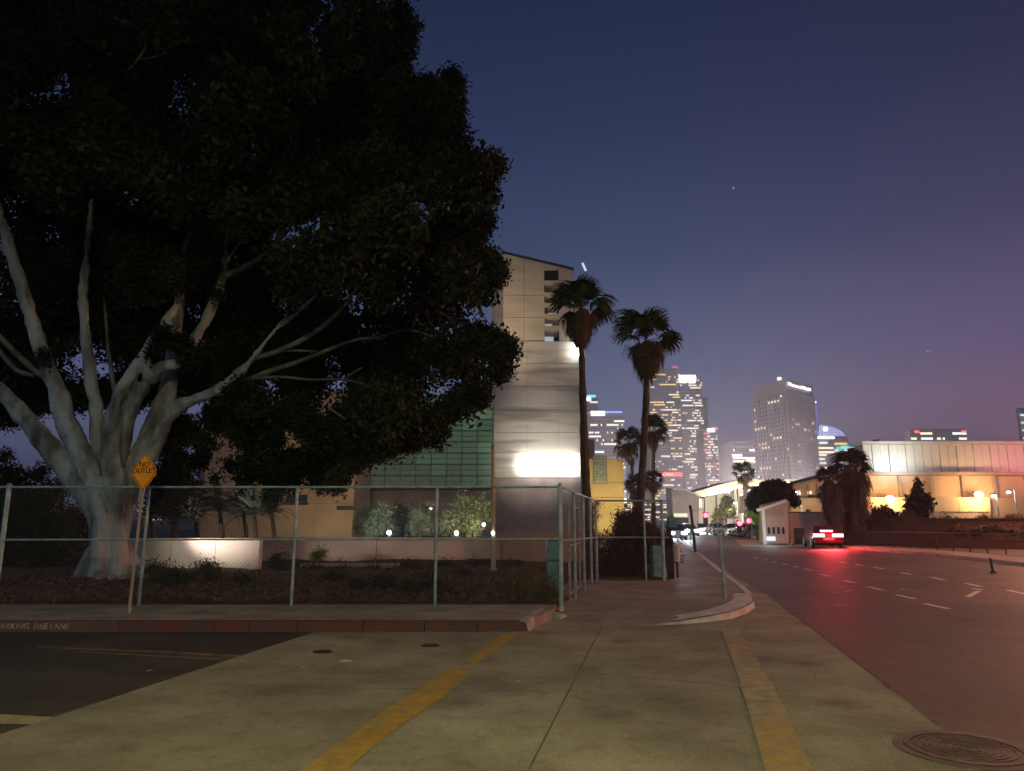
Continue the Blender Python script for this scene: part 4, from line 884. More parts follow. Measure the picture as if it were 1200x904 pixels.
for px, py, D, r, c, pw, lab in ((456, 624.5, 47, 2.6, (.62, .75, 1), 500, 'bluish-white ground floodlight among the shrubs, left of the pair'), (535, 625, 47, 2.4, (1, .95, .6), 380, 'white ground floodlight among the yellow-green shrubs'), (567, 615, 48, 2.0, (1, .95, .7), 130, 'small ground lamp near the tower edge'), (505, 596, 60, 1.6, (.8, 1, .95), 120, 'tiny lamp under the hall overhang'), (577.5, 625, 21.9, 1.8, (.8, 1, .8), 8, 'small lamp fixed low on the pale slender pole'), (69, 661, 31, 3.5, (.9, .95, 1), 60, 'glaring light glimpsed through the hedge left of the ficus')):
    p = P(px, py, D); f = empty('ground_floodlight', p, lab, 'floodlight'); MB().sphere((0, 0, 0), r / FPX * D, 10).build('lens', 'coolhot' if c[2] > .9 else 'hot', f, local=True)
    MB().tube([(0, .15, -.3), (0, .15, 0)], r / FPX * D * 1.2, 8).build('housing', 'dark', f, local=True)
    if pw > 10: lamp('POINT', (p.x, p.y - .4, p.z + .35), pw, c, .3, parent=f)
lamp('SPOT', (X(640, 60), 62, 2), 12000, (1, .82, .6), .5, target=(xt(635), TWD, 27), spot=34, blend=1, name='added_tower_fill')  # three lights added without fixtures to brighten the tower
lamp('SPOT', (X(450, 60), 66, 2), 26000, (1, .8, .55), .5, target=(xul, TWD + 3, 28), spot=26, blend=1, name='added_tower_fill')
lamp('SPOT', (X(590, 60), 64, 2), 15500, (1, .92, .82), .5, target=(xt(628), TWD, 10), spot=34, blend=1, name='added_tower_fill')
lamp('SPOT', P(390, 626, 62), 2300, (1, .76, .48), .5, target=P(380, 560, 74), spot=130, blend=1, name='wall_washer')
# yellow lodge right of the tower
YD = 60.0
t = empty('yellow_building', (X(712, YD), YD, 0), 'yellow lit building with a shuttered window right of the tower', 'building')
a, b, c_ = X(691, YD, 560), X(706, YD, 560), X(731, YD, 560)
hs = [(-.2, Z(606, YD)), (Z(606, YD), Z(583, YD)), (Z(583, YD), Z(566, YD)), (Z(566, YD), Z(538, YD))]
M['yel'] = mat('yellow plaster', (.6, .5, .27), (.48, .4, .22), .6, .8)
for z0, z1 in hs: MB().box(a, c_, YD, YD + .3, z0 + .02, z1 - .02).build('wall_band', 'yel', t)
MB().box(a, c_, YD + .32, YD + 8, -.2, Z(540, YD)).build('core', 'yel', t); MB().box(a, X(700, YD, 520), YD + 2, YD + 8, Z(540, YD), Z(512, YD)).build('chimney_block', 'mauve', t)
wf = MB().box(X(696, YD), X(713, YD), YD - .06, YD, Z(568, YD), Z(533.5, YD)).build('window', 'mauve', t)
for k in range(9):
    z = Z(566, YD) + (Z(535.5, YD) - Z(566, YD)) * (k + .5) / 9; sub(wf, 'slat', 'galv', MB().box(X(697.5, YD), X(711.5, YD), YD - .13, YD - .06, z - .09, z + .09), thing=t)
lamp('POINT', P(722, 600, 55), 1100, (1, .72, .3), .3, name='porch_light')

# maroon bush behind the far fence
t = empty('maroon_bush', P(735, 678, 20.8), 'big rounded maroon bush behind the far fence section', 'bush'); t.location.z = .1
leaves('foliage', [lobe(x, y, D, r) for x, y, D, r in [(735, 617, 21, 19), (728, 635, 21, 22), (742, 640, 20.8, 24), (722, 655, 20.8, 20), (750, 655, 20.8, 20), (735, 660, 20.5, 22), (715, 668, 20.6, 12), (757, 632, 21, 14), (745, 606, 21.2, 11), (728, 608, 21.2, 9), (765, 650, 21, 12)]], 26000, .07, 'maroon', t, shell=.1)
MB().tube([P(736, 680, 20.8), P(736, 640, 20.8)], .06, 6).build('stem', 'palmtrunk', t)
low_growth('dark_hedge', 'dark hedge right of the second palm trunk', 'hedge', [(770, 630, 23, 14), (782, 640, 23, 12), (775, 655, 22.5, 16), (790, 655, 23, 9), (760, 620, 24, 12), (700, 650, 24, 14), (706, 668, 22, 12), (700, 632, 26, 12)], 16000, .07, 'maroon')
low_growth('ivy_clump', 'thin creeper wrapped round the fence post beneath the first palm', 'plant', [(694, 595, 19.2, 5), (697, 604, 19.2, 5), (693, 613, 19.2, 5), (690, 625, 19.4, 6), (688, 640, 19.6, 6), (700, 590, 19.2, 4)], 2200, .06, 'shrub')
# ================================================================== SKYLINE
LB = {k: emat('festoon bulb ' + k, c, e) for k, c, e in (('w', (1, .85, .55), 9), ('c', (.85, .95, 1), 9), ('a', (1, .6, .2), 7), ('r', (1, .1, .08), 6), ('g', (.4, 1, .3), 4))}
LM_S = emat('rooftop sign letters', (.95, .97, 1), 2.2)
LM = {'w': emat('warm white window', (1, .86, .6), 1.6), 'a': emat('amber window', (1, .62, .18), 1.5), 'c': emat('cool white window', (.85, .95, 1), 1.6), 'r': emat('red tower light', (1, .12, .1), 1.6), 'b': emat('blue crown light', (.12, .2, 1), 2), 'y': emat('cyan crown light', (.1, .85, .8), 1.3), 'W': emat('white crown sign', (.95, .97, 1), 4)}
def facade(t, A, B, z0, z1, nf, nc, lit, pal, seed, runs=.5, wall='fac_g', gap=.35):
    """floors of real window boxes on the face from A to B (plan points)"""
    rr = random.Random(seed); A = Vector((A[0], A[1], 0)); B = Vector((B[0], B[1], 0)); d = (B - A); L = d.length; d /= L; n = Vector((d.y, -d.x, 0)); 
    if n.y > 0 and abs(n.y) > .2: n = -n
    dim = MB(); lits = {k: MB() for k in pal}; fh = (z1 - z0) / nf; cw = L / nc
    for j in range(nf):
        on = 0; key = rr.choice(pal); p_ = lit(j / nf)
        for i in range(nc):
            if on <= 0 and rr.random() < p_: on = 1 + int(rr.random() ** 2 * nc * runs); key = rr.choice(pal)
            mb = lits[key] if on > 0 else dim; on -= 1
            a = A + d * (i * cw + cw * .1); b = A + d * ((i + 1) * cw - cw * .1); za = z0 + j * fh + fh * gap; zb = z0 + (j + 1) * fh - fh * .12
            o_ = n * .25
            if on >= 0 and key and mb is not dim: za += fh * .12
            mb.add([(a.x, a.y, za), (b.x, b.y, za), (b.x, b.y, zb), (a.x, a.y, zb), (a.x + o_.x, a.y + o_.y, za), (b.x + o_.x, b.y + o_.y, za), (b.x + o_.x, b.y + o_.y, zb), (a.x + o_.x, a.y + o_.y, zb)], [(4, 5, 6, 7), (0, 1, 5, 4), (3, 7, 6, 2), (0, 4, 7, 3), (1, 2, 6, 5)])
    if dim.v: tag(dim.build('window_band', wall, t), kind='stuff')
    for k, mb in lits.items():
        if mb.v: tag(mb.build('lit_window', LM[k], t), kind='stuff')
def skyline_fill(t, x, y, D, w=1.0, col=(1, .84, .82)):  # added light with a dummy box, brightens a tower front
    MB().box(x - 2, x + 2, y, y + 3, 0, 6).build('added_fill_box', 'dark', t)
    lamp('POINT', (x, y - 1, 9), 1.8e5 * w, col, 6, parent=t, name='added_fill_light')
def hirise(label, x0, x1, yt, D, dep, nf, nc, lit, pal, seed, m='fac_a', xc=None, side=None, **k):
    xa, xb = X(x0, D, 540), X(x1, D, 540); zt = Z(yt, D)
    t = empty('office_tower', ((xa + xb) / 2, D, 0), label, 'skyscraper'); nf = int(nf * 1.25); nc = int(nc * 1.8)
    MB().box(xa, xb, D, D + dep, -.5, zt).build('body', m, t)
    facade(t, (xa, D), (xb, D), 2, zt - (zt * .03), nf, nc, lit, pal, seed, **k)
    if D > 450: skyline_fill(t, (xa + xb) / 2, D - 130, D, .55 * (zt / 130))
    return t, xa, xb, zt
D = 760
t, xa, xb, zt = hirise('short blue-topped tower close to the right edge of the concrete tower, lowest cyan crown', 676, 702, 466, 820, 40, 26, 8, lambda f: .12, ['w', 'c'], 1)
MB().box(xa, xb - 2, 819.5, 822, zt, zt + 3).build('crown', LM['y'], t); MB().box(xb - 14, xb - 8, 819, 822, zt - 4, zt).build('sign', LM['W'], t)
t, xa, xb, zt = hirise('tower with a blue crown line behind the yellow building', 689, 733, 484, 700, 40, 22, 14, lambda f: .13, ['w', 'c', 'w'], 2)
MB().box(xa + 16, xb - 2, 699.4, 702, zt, zt + 1.6).build('crown', LM['b'], t); MB().box(xa + 4, xa + 17, 699, 703, zt - 2.5, zt + 1.5).build('sign', LM['W'], t)
t, xa, xb, zt = hirise('broad tall tower with amber windows right behind the second palm', 764, 802, 433, 760, 40, 46, 14, lambda f: .10 + (.10 if .55 < f < .8 else 0), ['a', 'w', 'a', 'w'], 3, runs=.5)
MB().box(xa + 26, xb - 4, 759.5, 770, zt, zt + 2).build('mechanical_floor', 'fac_b', t); tag(MB().box(xb - 9, xb - 3, 759, 760, zt + 2, zt + 2.8).build('beacon', LM['r'], t))
for k, (yy, x0_, x1_) in enumerate(((554, 768, 802), (556.5, 780, 802))): MB().box(X(x0_, 758), X(x1_, 758), 757.5, 758.5, Z(yy + 1.6, 758), Z(yy, 758)).build('red_canopy_light', LM['r'], t)
t, xa, xb, zt = hirise('taller slab with glaring white crown sign beside the broad amber-lit tower', 801, 827, 440, 756, 40, 44, 9, lambda f: .14, ['w', 'c', 'w'], 4, m='fac_b')
for k in range(4): w = (xb - xa - 5) / 4; MB().box(xa - 1 + k * w, xa - 1 + k * w + w * .85, 754.8, 756, zt - 7.5, zt).build('sign', LM['W'], t)
MB().box(xb, xb + 5, 758, 790, 0, zt - 24).build('side_wing', 'fac_a', t)
t, xa, xb, zt = hirise('narrow lower tower with a red-white top right of the crown-sign slab', 826, 842, 504, 720, 30, 26, 7, lambda f: .3, ['w', 'w', 'c', 'r'], 5)
MB().box(xa + 4, xa + 11, 719, 721, zt - 2, zt + 1.5).build('sign', LM['W'], t); MB().box(xa + 9, xa + 14, 719, 721, zt, zt + 2.5).build('beacon', LM['r'], t)
t, xa, xb, zt = hirise('low wide block with two long yellow bands of light left of the pale slab tower', 858, 889, 517, 640, 40, 12, 10, lambda f: .12, ['c', 'w'], 6)
for yy in (537, 540.8): MB().box(xa + 1, xb - 1, 638.8, 639.6, Z(yy + 1.1, 640), Z(yy - .7, 640)).build('lit_window', LM['w'], t)
t, xa, xb, zt = hirise('low dark block between the narrow tower and the plaza roof', 828, 862, 566, 500, 40, 8, 9, lambda f: .2, ['w', 'a', 'c'], 61)
# the pale slab tower with vertical fins
Dp = 520.0
A = Vector((X(886, Dp + 34, 520), Dp + 34, 0)); B = Vector((X(926, Dp, 520), Dp, 0)); C_ = Vector((X(957, Dp + 30, 520), Dp + 30, 0)); E = A + C_ - B
ztp = Z(444, Dp)
t = empty('office_tower', (B.x, B.y, 0), 'pale slab tower with vertical fins and a bright rooftop sign', 'skyscraper')
MB().prism([A.xy, B.xy, C_.xy, E.xy], -.5, ztp).build('body', 'fac_b', t)
def fins(A, B, z0, z1, n, w, dep, m):
    d = (B - A) / n; u = d.normalized(); nn = Vector((u.y, -u.x, 0)); mb = MB()
    if nn.y > 0: nn = -nn
    for i in range(n + 1):
        p = A + d * i; a, b = p - u * w / 2, p + u * w / 2
        mb.prism([(a + nn * .02).xy, (b + nn * .02).xy, (b + nn * dep).xy, (a + nn * dep).xy], z0, z1)
    return mb
zw = ztp - (ztp * .105)
tag(fins(A, B, 3, zw, 11, .95, 1.3, 'fac_b').build('fin', 'fac_b', t), kind='stuff'); tag(fins(B, C_, 3, ztp - 9, 16, .5, 1.0, 'fac_b').build('fin', 'fac_b', t), kind='stuff')
facade(t, A, B, 3, zw, 30, 11, lambda f: .09, ['w', 'w', 'a'], 7, runs=.35); facade(t, B, C_, 3, ztp - 10, 30, 16, lambda f: .05, ['w'], 8, runs=.15)
u = (C_ - B).normalized(); nn = Vector((u.y, -u.x, 0)); nn = -nn if nn.y > 0 else nn
LMs = LM_S; zt2 = ztp - 2.0
for k, (a, b, h, dz) in enumerate([(.03, .12, 2.7, 0), (.14, .19, 2.0, -.5), (.21, .26, 2.0, -.5), (.28, .33, 2.2, -.5), (.35, .40, 2.0, -.5), (.43, .47, 2.0, -.5), (.49, .54, 2.6, -.3), (.57, .66, 2.8, 0), (.68, .73, 2.0, -.5), (.75, .86, 2.6, -.1)]):
    p, q = B + (C_ - B) * a, B + (C_ - B) * b; MB().prism([(p + nn * 1.1).xy, (q + nn * 1.1).xy, (q + nn * 1.6).xy, (p + nn * 1.6).xy], zt2 - 1.6 - h * .36 + dz, zt2 - 1.6 + h * .36 + dz).build('sign_block', LMs, t)
skyline_fill(t, B.x - 70, Dp - 110, Dp, 1.7)
MB().box(B.x - 4, B.x - 1.5, Dp + 4, Dp + 6, ztp, ztp + 2).build('beacon', LM['w'], t)
# spired sail tower
Ds = 900.0
t = empty('spired_tower', (X(975, Ds), Ds, 0), 'glassy tower with a curved sail top and thin spire', 'skyscraper')
xa, xb = X(950, Ds, 540), X(1000, Ds, 540)
pro = [(950, 600), (1003, 600), (1001, 540), (996, 521), (992, 511), (986, 504), (975, 499), (960, 497), (958, 512), (950, 515)]
def profile(name, pro, D, dep, m, t):
    pts = [P(a, b, D) for a, b in pro]; n = len(pts); tri = tessellate_polygon([[Vector((p.x, p.z, 0)) for p in pts]])
    return MB().add([tuple(p) for p in pts] + [(p.x, p.y + dep, p.z) for p in pts], tri + [tuple(n + i for i in reversed(t_)) for t_ in tri] + [(i, (i + 1) % n, n + (i + 1) % n, n + i) for i in range(n)]).build(name, m, t)
profile('body', pro, Ds, 40, 'fac_a', t)
M['sail'] = emat('backlit sail glass', lin(175, 182, 240), 1.1)
profile('sail', [(959.5, 511), (960.5, 498), (975, 500), (985.5, 505), (991, 511)], Ds - 1, .8, 'sail', t)
for k in range(5): yy = 500.5 + 2.2 * k; MB().box(X(960.5, Ds, yy), X(975 + 3.2 * k, Ds, yy), Ds - 1.6, Ds - 1.1, Z(yy + .5, Ds), Z(yy, Ds)).build('sail_band', 'fac_b', t)
MB().sphere(P(967.5, 503, Ds - 3), 2.6, 10).build('round_sign', LM['W'], t)
MB().tube([P(958, 512, Ds), P(957, 490, Ds), P(956, 472, Ds)], [1.1, .8, .35], 8).build('spire', emat('blue spire light', lin(110, 110, 220), .9), t); MB().sphere(P(955.7, 471.5, Ds), 1.5, 8).build('spire_lamp', LM['c'], t)
for yy, x0_, x1_, m in ((513, 952, 977, 'W'), (519, 960, 969, 'c'), (525, 955, 976, 'w'), (530, 954, 977, 'w'), (520, 978, 992, 'a'), (525, 980, 992, 'y'), (528, 978, 1003, 'c'), (523.5, 985, 1004, 'y'), (533, 952, 968, 'w'), (538, 957, 966, 'c')):
    MB().box(X(x0_, Ds, yy), X(x1_, Ds, yy), Ds - 1.8, Ds - .2, Z(yy + 1.2, Ds), Z(yy - .6, Ds)).build('lit_band', LM[m], t)
facade(t, (xa, Ds), (X(1000, Ds), Ds), 2, Z(541, Ds), 12, 12, lambda f: .25, ['w', 'c'], 10)
# distant rounded block over the long hall
t, xa, xb, zt = hirise('wide low block with red corner beacons above the long metal-clad hall', 1070, 1136, 503, 560, 8, 14, 16, lambda f: .28 if f > .7 else .1, ['w', 'w', 'c'], 11, m='fac_a', runs=.3)
for a in (xa + 5, xb - 2): MB().box(a - 1.6, a + 1.6, 559, 562, zt - 3, zt - 1.2).build('beacon', LM['r'], t)
t = empty('office_tower', (X(1205, 620), 620, 0), 'slice of striped white-lit tower at the right picture edge', 'skyscraper')
MB().box(X(1196, 620, 500), X(1250, 620, 500), 620, 623, 0, Z(478, 620)).build('body', 'fac_a', t)
for k in range(5): MB().box(X(1197, 620, 500), X(1245, 620, 500), 619, 619.8, Z(487.4 + 9 * k, 620), Z(486 + 9 * k, 620)).build('lit_band', LM['c'], t)
# far low city row that closes the horizon
rr = random.Random(5); x = -420
for k, (a, b, y, Dd) in enumerate([(-40, 20, 585, 420), (20, 75, 590, 380), (130, 200, 588, 430), (655, 700, 590, 400), (731, 790, 590, 380), (800, 850, 578, 330), (1010, 1060, 560, 400), (1150, 1260, 556, 420)]):
    hirise(('dim far block beyond the left end of the fence', 'dim far block behind the ficus trunk', 'dim far block behind the date palms', 'low far block beyond the tower foot', 'low far block behind the lower fan palms', 'low far block over the traffic lights', 'far block hidden beyond the left of the long hall', 'far block beyond the right of the long hall')[k], a, b, y, Dd, 30, 6, 12, lambda f: .2, ['w', 'a', 'w'], 20 + k)

# aircraft / stars
for px, py, r, c, lab in ((859.5, 220.5, 1.0, 'c', 'bright lone star or plane light high in the sky'), (1087, 412.5, 1.0, 'w', 'pair of landing lights low in the pinkish sky'), (1091, 411.5, .7, 'w', None), (1019, 417.5, .6, 'c', 'faint light left of the landing lights')):
    if lab: t = empty('aircraft_light', P(px, py, 2500), lab, 'aircraft light')
    MB().sphere(P(px, py, 2500), r * 2500 / FPX * .8, 8).build('lamp', LM[c], t)

# ================================================================== RIGHT SIDE: long hall
HD = 84.0
t = hall = empty('long_hall', (X(1105, HD), HD, 0), 'long hall with white metal-clad top storey over peach panels, behind the hedge bank', 'building')
x0, x1 = X(1013, HD, 540), X(1330, HD, 540); z0, z1 = Z(553, HD), Z(521, HD)
nP = 32
for k in range(nP):
    a = x0 + (x1 - x0) * k / nP; b = x0 + (x1 - x0) * (k + 1) / nP
    MB().box(a + .03, b - .03, HD + (.0 if k % 2 else .05), HD + .3, z0, z1).build('metal_panel', 'metal', t)
MB().box(x0 + .1, x1 - .1, HD + .32, HD + 3, 0, z1 - .1).build('core', 'mauve', t); MB().box(x0 - .2, x1, HD - .25, HD + 3, z1 + .02, z1 + .35).build('roof_edge', 'metal', t)
MB().box(x0 - .3, x1, HD - .5, HD + .1, z0 - .42, z0 - .03).build('ledge', 'mauve', t)
pz0 = Z(583, HD)
cuts = [1013, 1053, 1090, 1127, 1164, 1201, 1240, 1290]
for k in range(len(cuts) - 1):
    a, b = X(cuts[k], HD, 570), X(cuts[k + 1], HD, 570); MB().box(a + .35, b - .05, HD + .1, HD + .3, pz0, z0 - .45).build('concrete_panel', 'orange', t)
    MB().box(a - .05, a + .3, HD - .25, HD + .3, pz0, z0 - .45).build('pilaster', 'mauve', t)
yb0, yb1 = X(1008, HD), X(1155, HD)
for k in range(4): a = yb0 + (yb1 - yb0) * k / 4; b = yb0 + (yb1 - yb0) * (k + 1) / 4; MB().box(a + .02, b - .02, HD - 1.2, HD + .05, Z(600, HD), pz0 - .05).build('parapet_panel', 'cream', t)
MB().box(yb0, yb1, HD - 1.1, HD + .05, 0, Z(600, HD) - .03).build('base_wall', 'mauve', t); MB().box(yb1 + .05, x1, HD - .1, HD + .05, 0, pz0 - .05).build('base_wall', 'orange', t)
MB().box(X(1046, HD), X(1050, HD), HD + 2, HD + 3, z1 + .35, z1 + .8).build('roof_vent', 'dark', t); 
lamp('SPOT', (X(1050, HD), HD - 3.5, z0 - .2), 1300, (.88, 1, .97), .4, target=(X(1052, HD), HD, z1 - .8), spot=140, blend=1, name='roof_floodlight')
lamp('SPOT', (X(1205, HD), HD - 5, z0 + .5), 1100, (1, .25, .25), .4, target=(X(1200, HD), HD, z1 - 1), spot=140, blend=1, name='red_sign_glow')
lamp('POINT', (X(1130, HD), HD - 14, z1 - .5), 1000, (1, .76, .66), .5, name='plaza_fill')  # added fill light for the hall front, no lamp stands here
def street_lamp(px, py, D, pw, col, lens, label, r=.22, arm=1.2, group=None, off=.55):
    pm_ = 'dark' if lens == 'warmhot' else 'galv'
    p = P(px, py, D); t = empty('street_lamp', (p.x + arm, D, .1), label, 'street lamp', group)
    MB().tube([(p.x + arm, D, 0), (p.x + arm, D, p.z + .3)], [.1, .06], 8).build('pole', pm_, t)
    MB().tube([(p.x + arm, D, p.z + .3), (p.x, D, p.z + .25)], .04, 6).build('arm', pm_, t)
    MB().box(p.x - .25, p.x + .25, D - .16, D + .16, p.z + .1, p.z + .22).build('head', 'dark', t, bevel=.03)
    MB().sphere((p.x, D, p.z), r, 10, .7).build('lens', lens, t)
    lamp('POINT', (p.x, D - off, p.z - .1), pw, col, .2, parent=t); return t
for px, py, pw, lab in ((1043, 585, 900, 'glaring sodium wall lamp left, half behind the young tree'), (1147, 580, 1100, 'glaring sodium wall lamp right, on the yellow parapet')):
    p = P(px, py, HD - 1.9); t = empty('wall_lamp', p, lab, 'wall lamp', None); MB().sphere((0, 0, 0), .42, 14, .8).build('lens', 'warmhot', t, local=True); MB().box(-.2, .2, .2, .7, -.2, .3).build('housing', 'dark', t, local=True)
    lamp('POINT', (p.x, p.y - .9, p.z), pw, (1, .58, .24), .3, parent=t)
street_lamp(1164.5, 581.5, 70, 60, (1, .8, .65), 'hot', 'pale post lamp just right of the right sodium lamp', r=.22, arm=.25)
street_lamp(1182, 577, 76, 40, (1, .85, .8), 'hot', 'small white lamp near the right picture edge', r=.2, arm=.6)
# gabled peach building left of the hall
t = empty('gabled_building', (X(960, 80), 80, 0), 'orange-lit building with a sloping roof left of the long hall', 'building')
profile('wall', [(893, 601), (893, 579), (926, 572), (1008, 551), (1013, 551), (1013, 601)], 80, 8, 'orange', t)
profile('roof', [(922, 573), (1013, 549), (1013, 546.5), (922, 570)], 79.5, 9, 'mauve', t)
for k in range(6): a = 938 + 11 * k; MB().box(X(a, 80), X(a + 1.6, 80), 79.8, 79.99, Z(579, 80), Z(571 - 2.2 * k, 80)).build('mullion', 'mauve', t)
for k in range(4): a = 935 + 14 * k; MB().box(X(a, 80), X(a + 4, 80), 79.85, 79.99, Z(579, 80), Z(576, 80)).build('lit_window', LM['w'], t)
MB().box(X(949, 80), X(975, 80), 79.2, 80, Z(582.5, 80), Z(580.5, 80)).build('awning', 'dark', t)
MB().box(X(893, 78), X(1012, 78), 78.5, 79.2, Z(601, 78.5), Z(584, 78.5)).build('parapet', 'cream', t)
lamp('POINT', P(955, 592, 74), 450, (1, .55, .2), .3, name='yard_lamp'); lamp('POINT', P(1000, 570, 77), 250, (1, .6, .25), .3, name='yard_lamp')
t = empty('low_building', (X(940, 62), 62, 0), 'low mauve block with a dark doorway behind the red car', 'building')
ms = [(925, 950), (950, 972), (972, 1000)]
for a, b in ms: MB().box(X(a, 53) + .01, X(b, 53) - .01, 53, 53.4, 0, Z(601, 53)).build('wall_panel', 'mauve', t)
MB().box(X(925, 53) + .1, X(1000, 53), 53.42, 60, 0, Z(602, 53)).build('core', 'mauve', t); MB().box(X(930, 53), X(941, 53), 52.93, 53, .1, Z(619, 53)).build('door', 'dark', t); MB().box(X(948, 53), X(951, 53), 53.0, 53.4, Z(600, 53), Z(597, 53)).build('roof_vent', 'mauve', t)
MB().box(X(925.5, 53), X(1000.5, 53), 52.9, 53.5, Z(601, 53), Z(600, 53)).build('coping', 'dark', t)
wd = MB().box(X(943, 52.5), X(950, 52.5), 52.3, 52.6, .05, Z(629, 52.5)).build('crate_stack', 'orange', t)
# white kiosk building
KD = 52.0
t = empty('white_building', (X(910, KD), KD, 0), 'small white building with four dark slit windows by the road', 'building')
profile('wall', [(893.5, 637), (893.5, 592), (922, 585), (924.5, 637)], KD, .6, 'pinkwall', t)
MB().add([tuple(P(924.5, 637, KD)), tuple(P(922, 586.5, KD)), tuple(P(925.5, 588, KD + 2)), tuple(P(926, 636, KD + 2))], [(0, 1, 2, 3)]).build('side_wall', 'pinkwall', t)
for k in range(4): a = 899 + 5.6 * k; f_ = MB().box(X(a, KD), X(a + 2.6, KD), KD - .05, KD, Z(626, KD), Z(618, KD)).build('window', 'glass', t)
MB().bar(P(888, 598, KD - .3), P(920, 587, KD - .3), .5, .18).build('canopy', 'metal', t); MB().box(X(892, KD), X(895, KD), KD - .35, KD - .12, .05, Z(597, KD)).build('column', 'metal', t)
MB().box(X(895, KD), X(907, KD), KD - .09, KD - .02, Z(634, KD), Z(629, KD)).build('lit_panel', emat('bluish lit panel', (.6, .8, 1), .9), t)
lamp('POINT', P(889, 604, KD - 1.5), 30, (.75, 1, .75), .2, name='canopy_lamp'); lamp('POINT', P(902, 628, KD - 1.6), 40, (.75, .85, 1), .2, name='door_lamp'); lamp('POINT', P(912, 600, KD - 4), 35, (1, .9, .8), .2, name='yard_lamp')
# round tree and light-green tree
kd_ = bpy.data.objects['white_building']
MB().box(X(896, KD), X(923, KD), KD - .1, KD, Z(603, KD), Z(602, KD)).build('string_course', 'mauve', kd_)
t = empty('round_tree', P(905, 630, 57), 'broad flat-topped dark tree above the white building', 'tree'); t.location.z = 0
leaves('crown', [lobe(x, y, 57, r) for x, y, r in [(905, 576, 13), (890, 582, 13), (920, 580, 13), (928, 586, 9), (882, 590, 9), (898, 574, 10), (914, 572, 10), (903, 586, 14), (888, 594, 6), (933, 588, 5)]], 26000, .22, 'maroon', t, shell=.1)  # maroon leaf colour stands in for ambient glow on this crown
MB().tube([P(903, 634, 57), P(903, 600, 57), P(904, 585, 57)], [.3, .25, .15], 8).build('trunk', 'palmtrunk', t)
t = empty('street_tree', P(887, 633, 60), 'small tree lit green beneath the round dark tree', 'tree'); t.location.z = 0
leaves('crown', [lobe(x, y, 60, r) for x, y, r in [(887, 595, 9), (882, 601, 7), (892, 602, 7), (886, 609, 6)]], 4000, .2, 'olive', t, shell=.1); MB().tube([P(887, 633, 60), P(886, 600, 60)], [.12, .07], 6).build('trunk', 'palmtrunk', t)
lamp('POINT', P(886, 598, 57.5), 120, (.6, 1, .35), .2, name='tree_uplight')
# young tree and twiggy shrub before the hall
t = empty('young_tree', P(1078, 640, 52), 'slim conical young tree in front of the long hall', 'tree'); t.location.z = .1
leaves('crown', [lobe(x, y, 52, r) for x, y, r in [(1075, 562, 2.5), (1075, 569, 5), (1074, 577, 7), (1078, 584, 8), (1070, 588, 8), (1085, 590, 7), (1064, 594, 6), (1076, 597, 10), (1090, 595, 4), (1067, 601, 7), (1084, 602, 7), (1076, 608, 9)]], 2600, .3, 'maroon', t, shell=.1)
MB().tube([P(1079, 645, 52), P(1078, 600, 52), P(1076, 575, 52), P(1075, 558, 52)], [.13, .1, .06, .02], 6).build('trunk', 'palmtrunk', t)
for k in range(14): 
    yy = 575 + 2.6 * k; sx = (1 if k % 2 else -1) * (4 + k * .8); MB().tube([P(1077, yy + 4, 52), P(1077 + sx, yy - 2, 52)], [.04, .015], 5).build('branch', 'palmtrunk', t)
t = empty('twiggy_shrub', P(1035, 620, 54), 'sparse twiggy shrub against the yellow glow left of the young tree', 'shrub'); t.location.z = .1
leaves('foliage', [lobe(x, y, 54, r) for x, y, r in [(1030, 604, 9), (1042, 605, 8), (1020, 606, 6), (1052, 606, 6), (1025, 598, 5), (1036, 597, 6)]], 1300, .26, 'maroon', t, shell=.1)
for k in range(16): a = 1016 + 2.6 * k; MB().tube([P(1034 + (a - 1034) * .3, 616, 54), P(a, 594 + rr.uniform(0, 8), 54)], [.04, .012], 5).build('stem', 'palmtrunk', t)
# dark bank of planting, retaining wall, railing along the pavement
t = wall('long brown retaining wall behind the right-hand pavement', 'retaining_wall', 985, 1290, 608, 53, 'brownwall', panels=8, D1=42, th=.4)
low_growth('hedge_bank', 'creeper and hedge spilling over the brown wall at the right', 'hedge', [(1000 + 11 * k, 611 + 3 * math.sin(k * 1.7), 52 - 9.5 * k / 27, 7 + 2 * math.sin(k * 2.3)) for k in range(27)] + [(1120 + 10 * k, 622 + 2 * math.sin(k), 46.4 - .4 * k, 8) for k in range(12)], 13000, .2, 'maroon')
t = empty('railing', (X(1100, 41), 41, .13), 'low dark railing along the right-hand pavement', 'railing')
ra_, rb_ = Vector((X(1012, 46.5), 47.6, 0)), Vector((X(1290, 33), 32.5, 0))
nb = 15
for k in range(nb + 1):
    p = ra_ + (rb_ - ra_) * k / nb; MB().tube([(p.x, p.y, 0), (p.x, p.y, 1.05)], .035, 6).build('post', 'dark', t)
for z in (1.02, .65, .3): MB().tube([(ra_.x, ra_.y, z), (rb_.x, rb_.y, z)], .028, 6).build('rail', 'wire' if z > 1 else 'dark', t)
mb = MB(); n_ = 150
for k in range(n_ + 1): p = ra_ + (rb_ - ra_) * k / n_; mb.tube([(p.x, p.y, .3), (p.x, p.y, 1.02)], .012, 4)
tag(mb.build('baluster', 'dark', t), kind='stuff')
pb = G(1164, 672, 0); t = empty('bollard', pb, 'dark thin bollard leaning at the right edge of the road', 'bollard'); MB().tube([pb, P(1160, 654, pb.y)], .04, 8).build('post', 'dark', t); MB().tube([pb, pb + Vector((0, 0, .06))], .09, 10).build('base', 'dark', t)

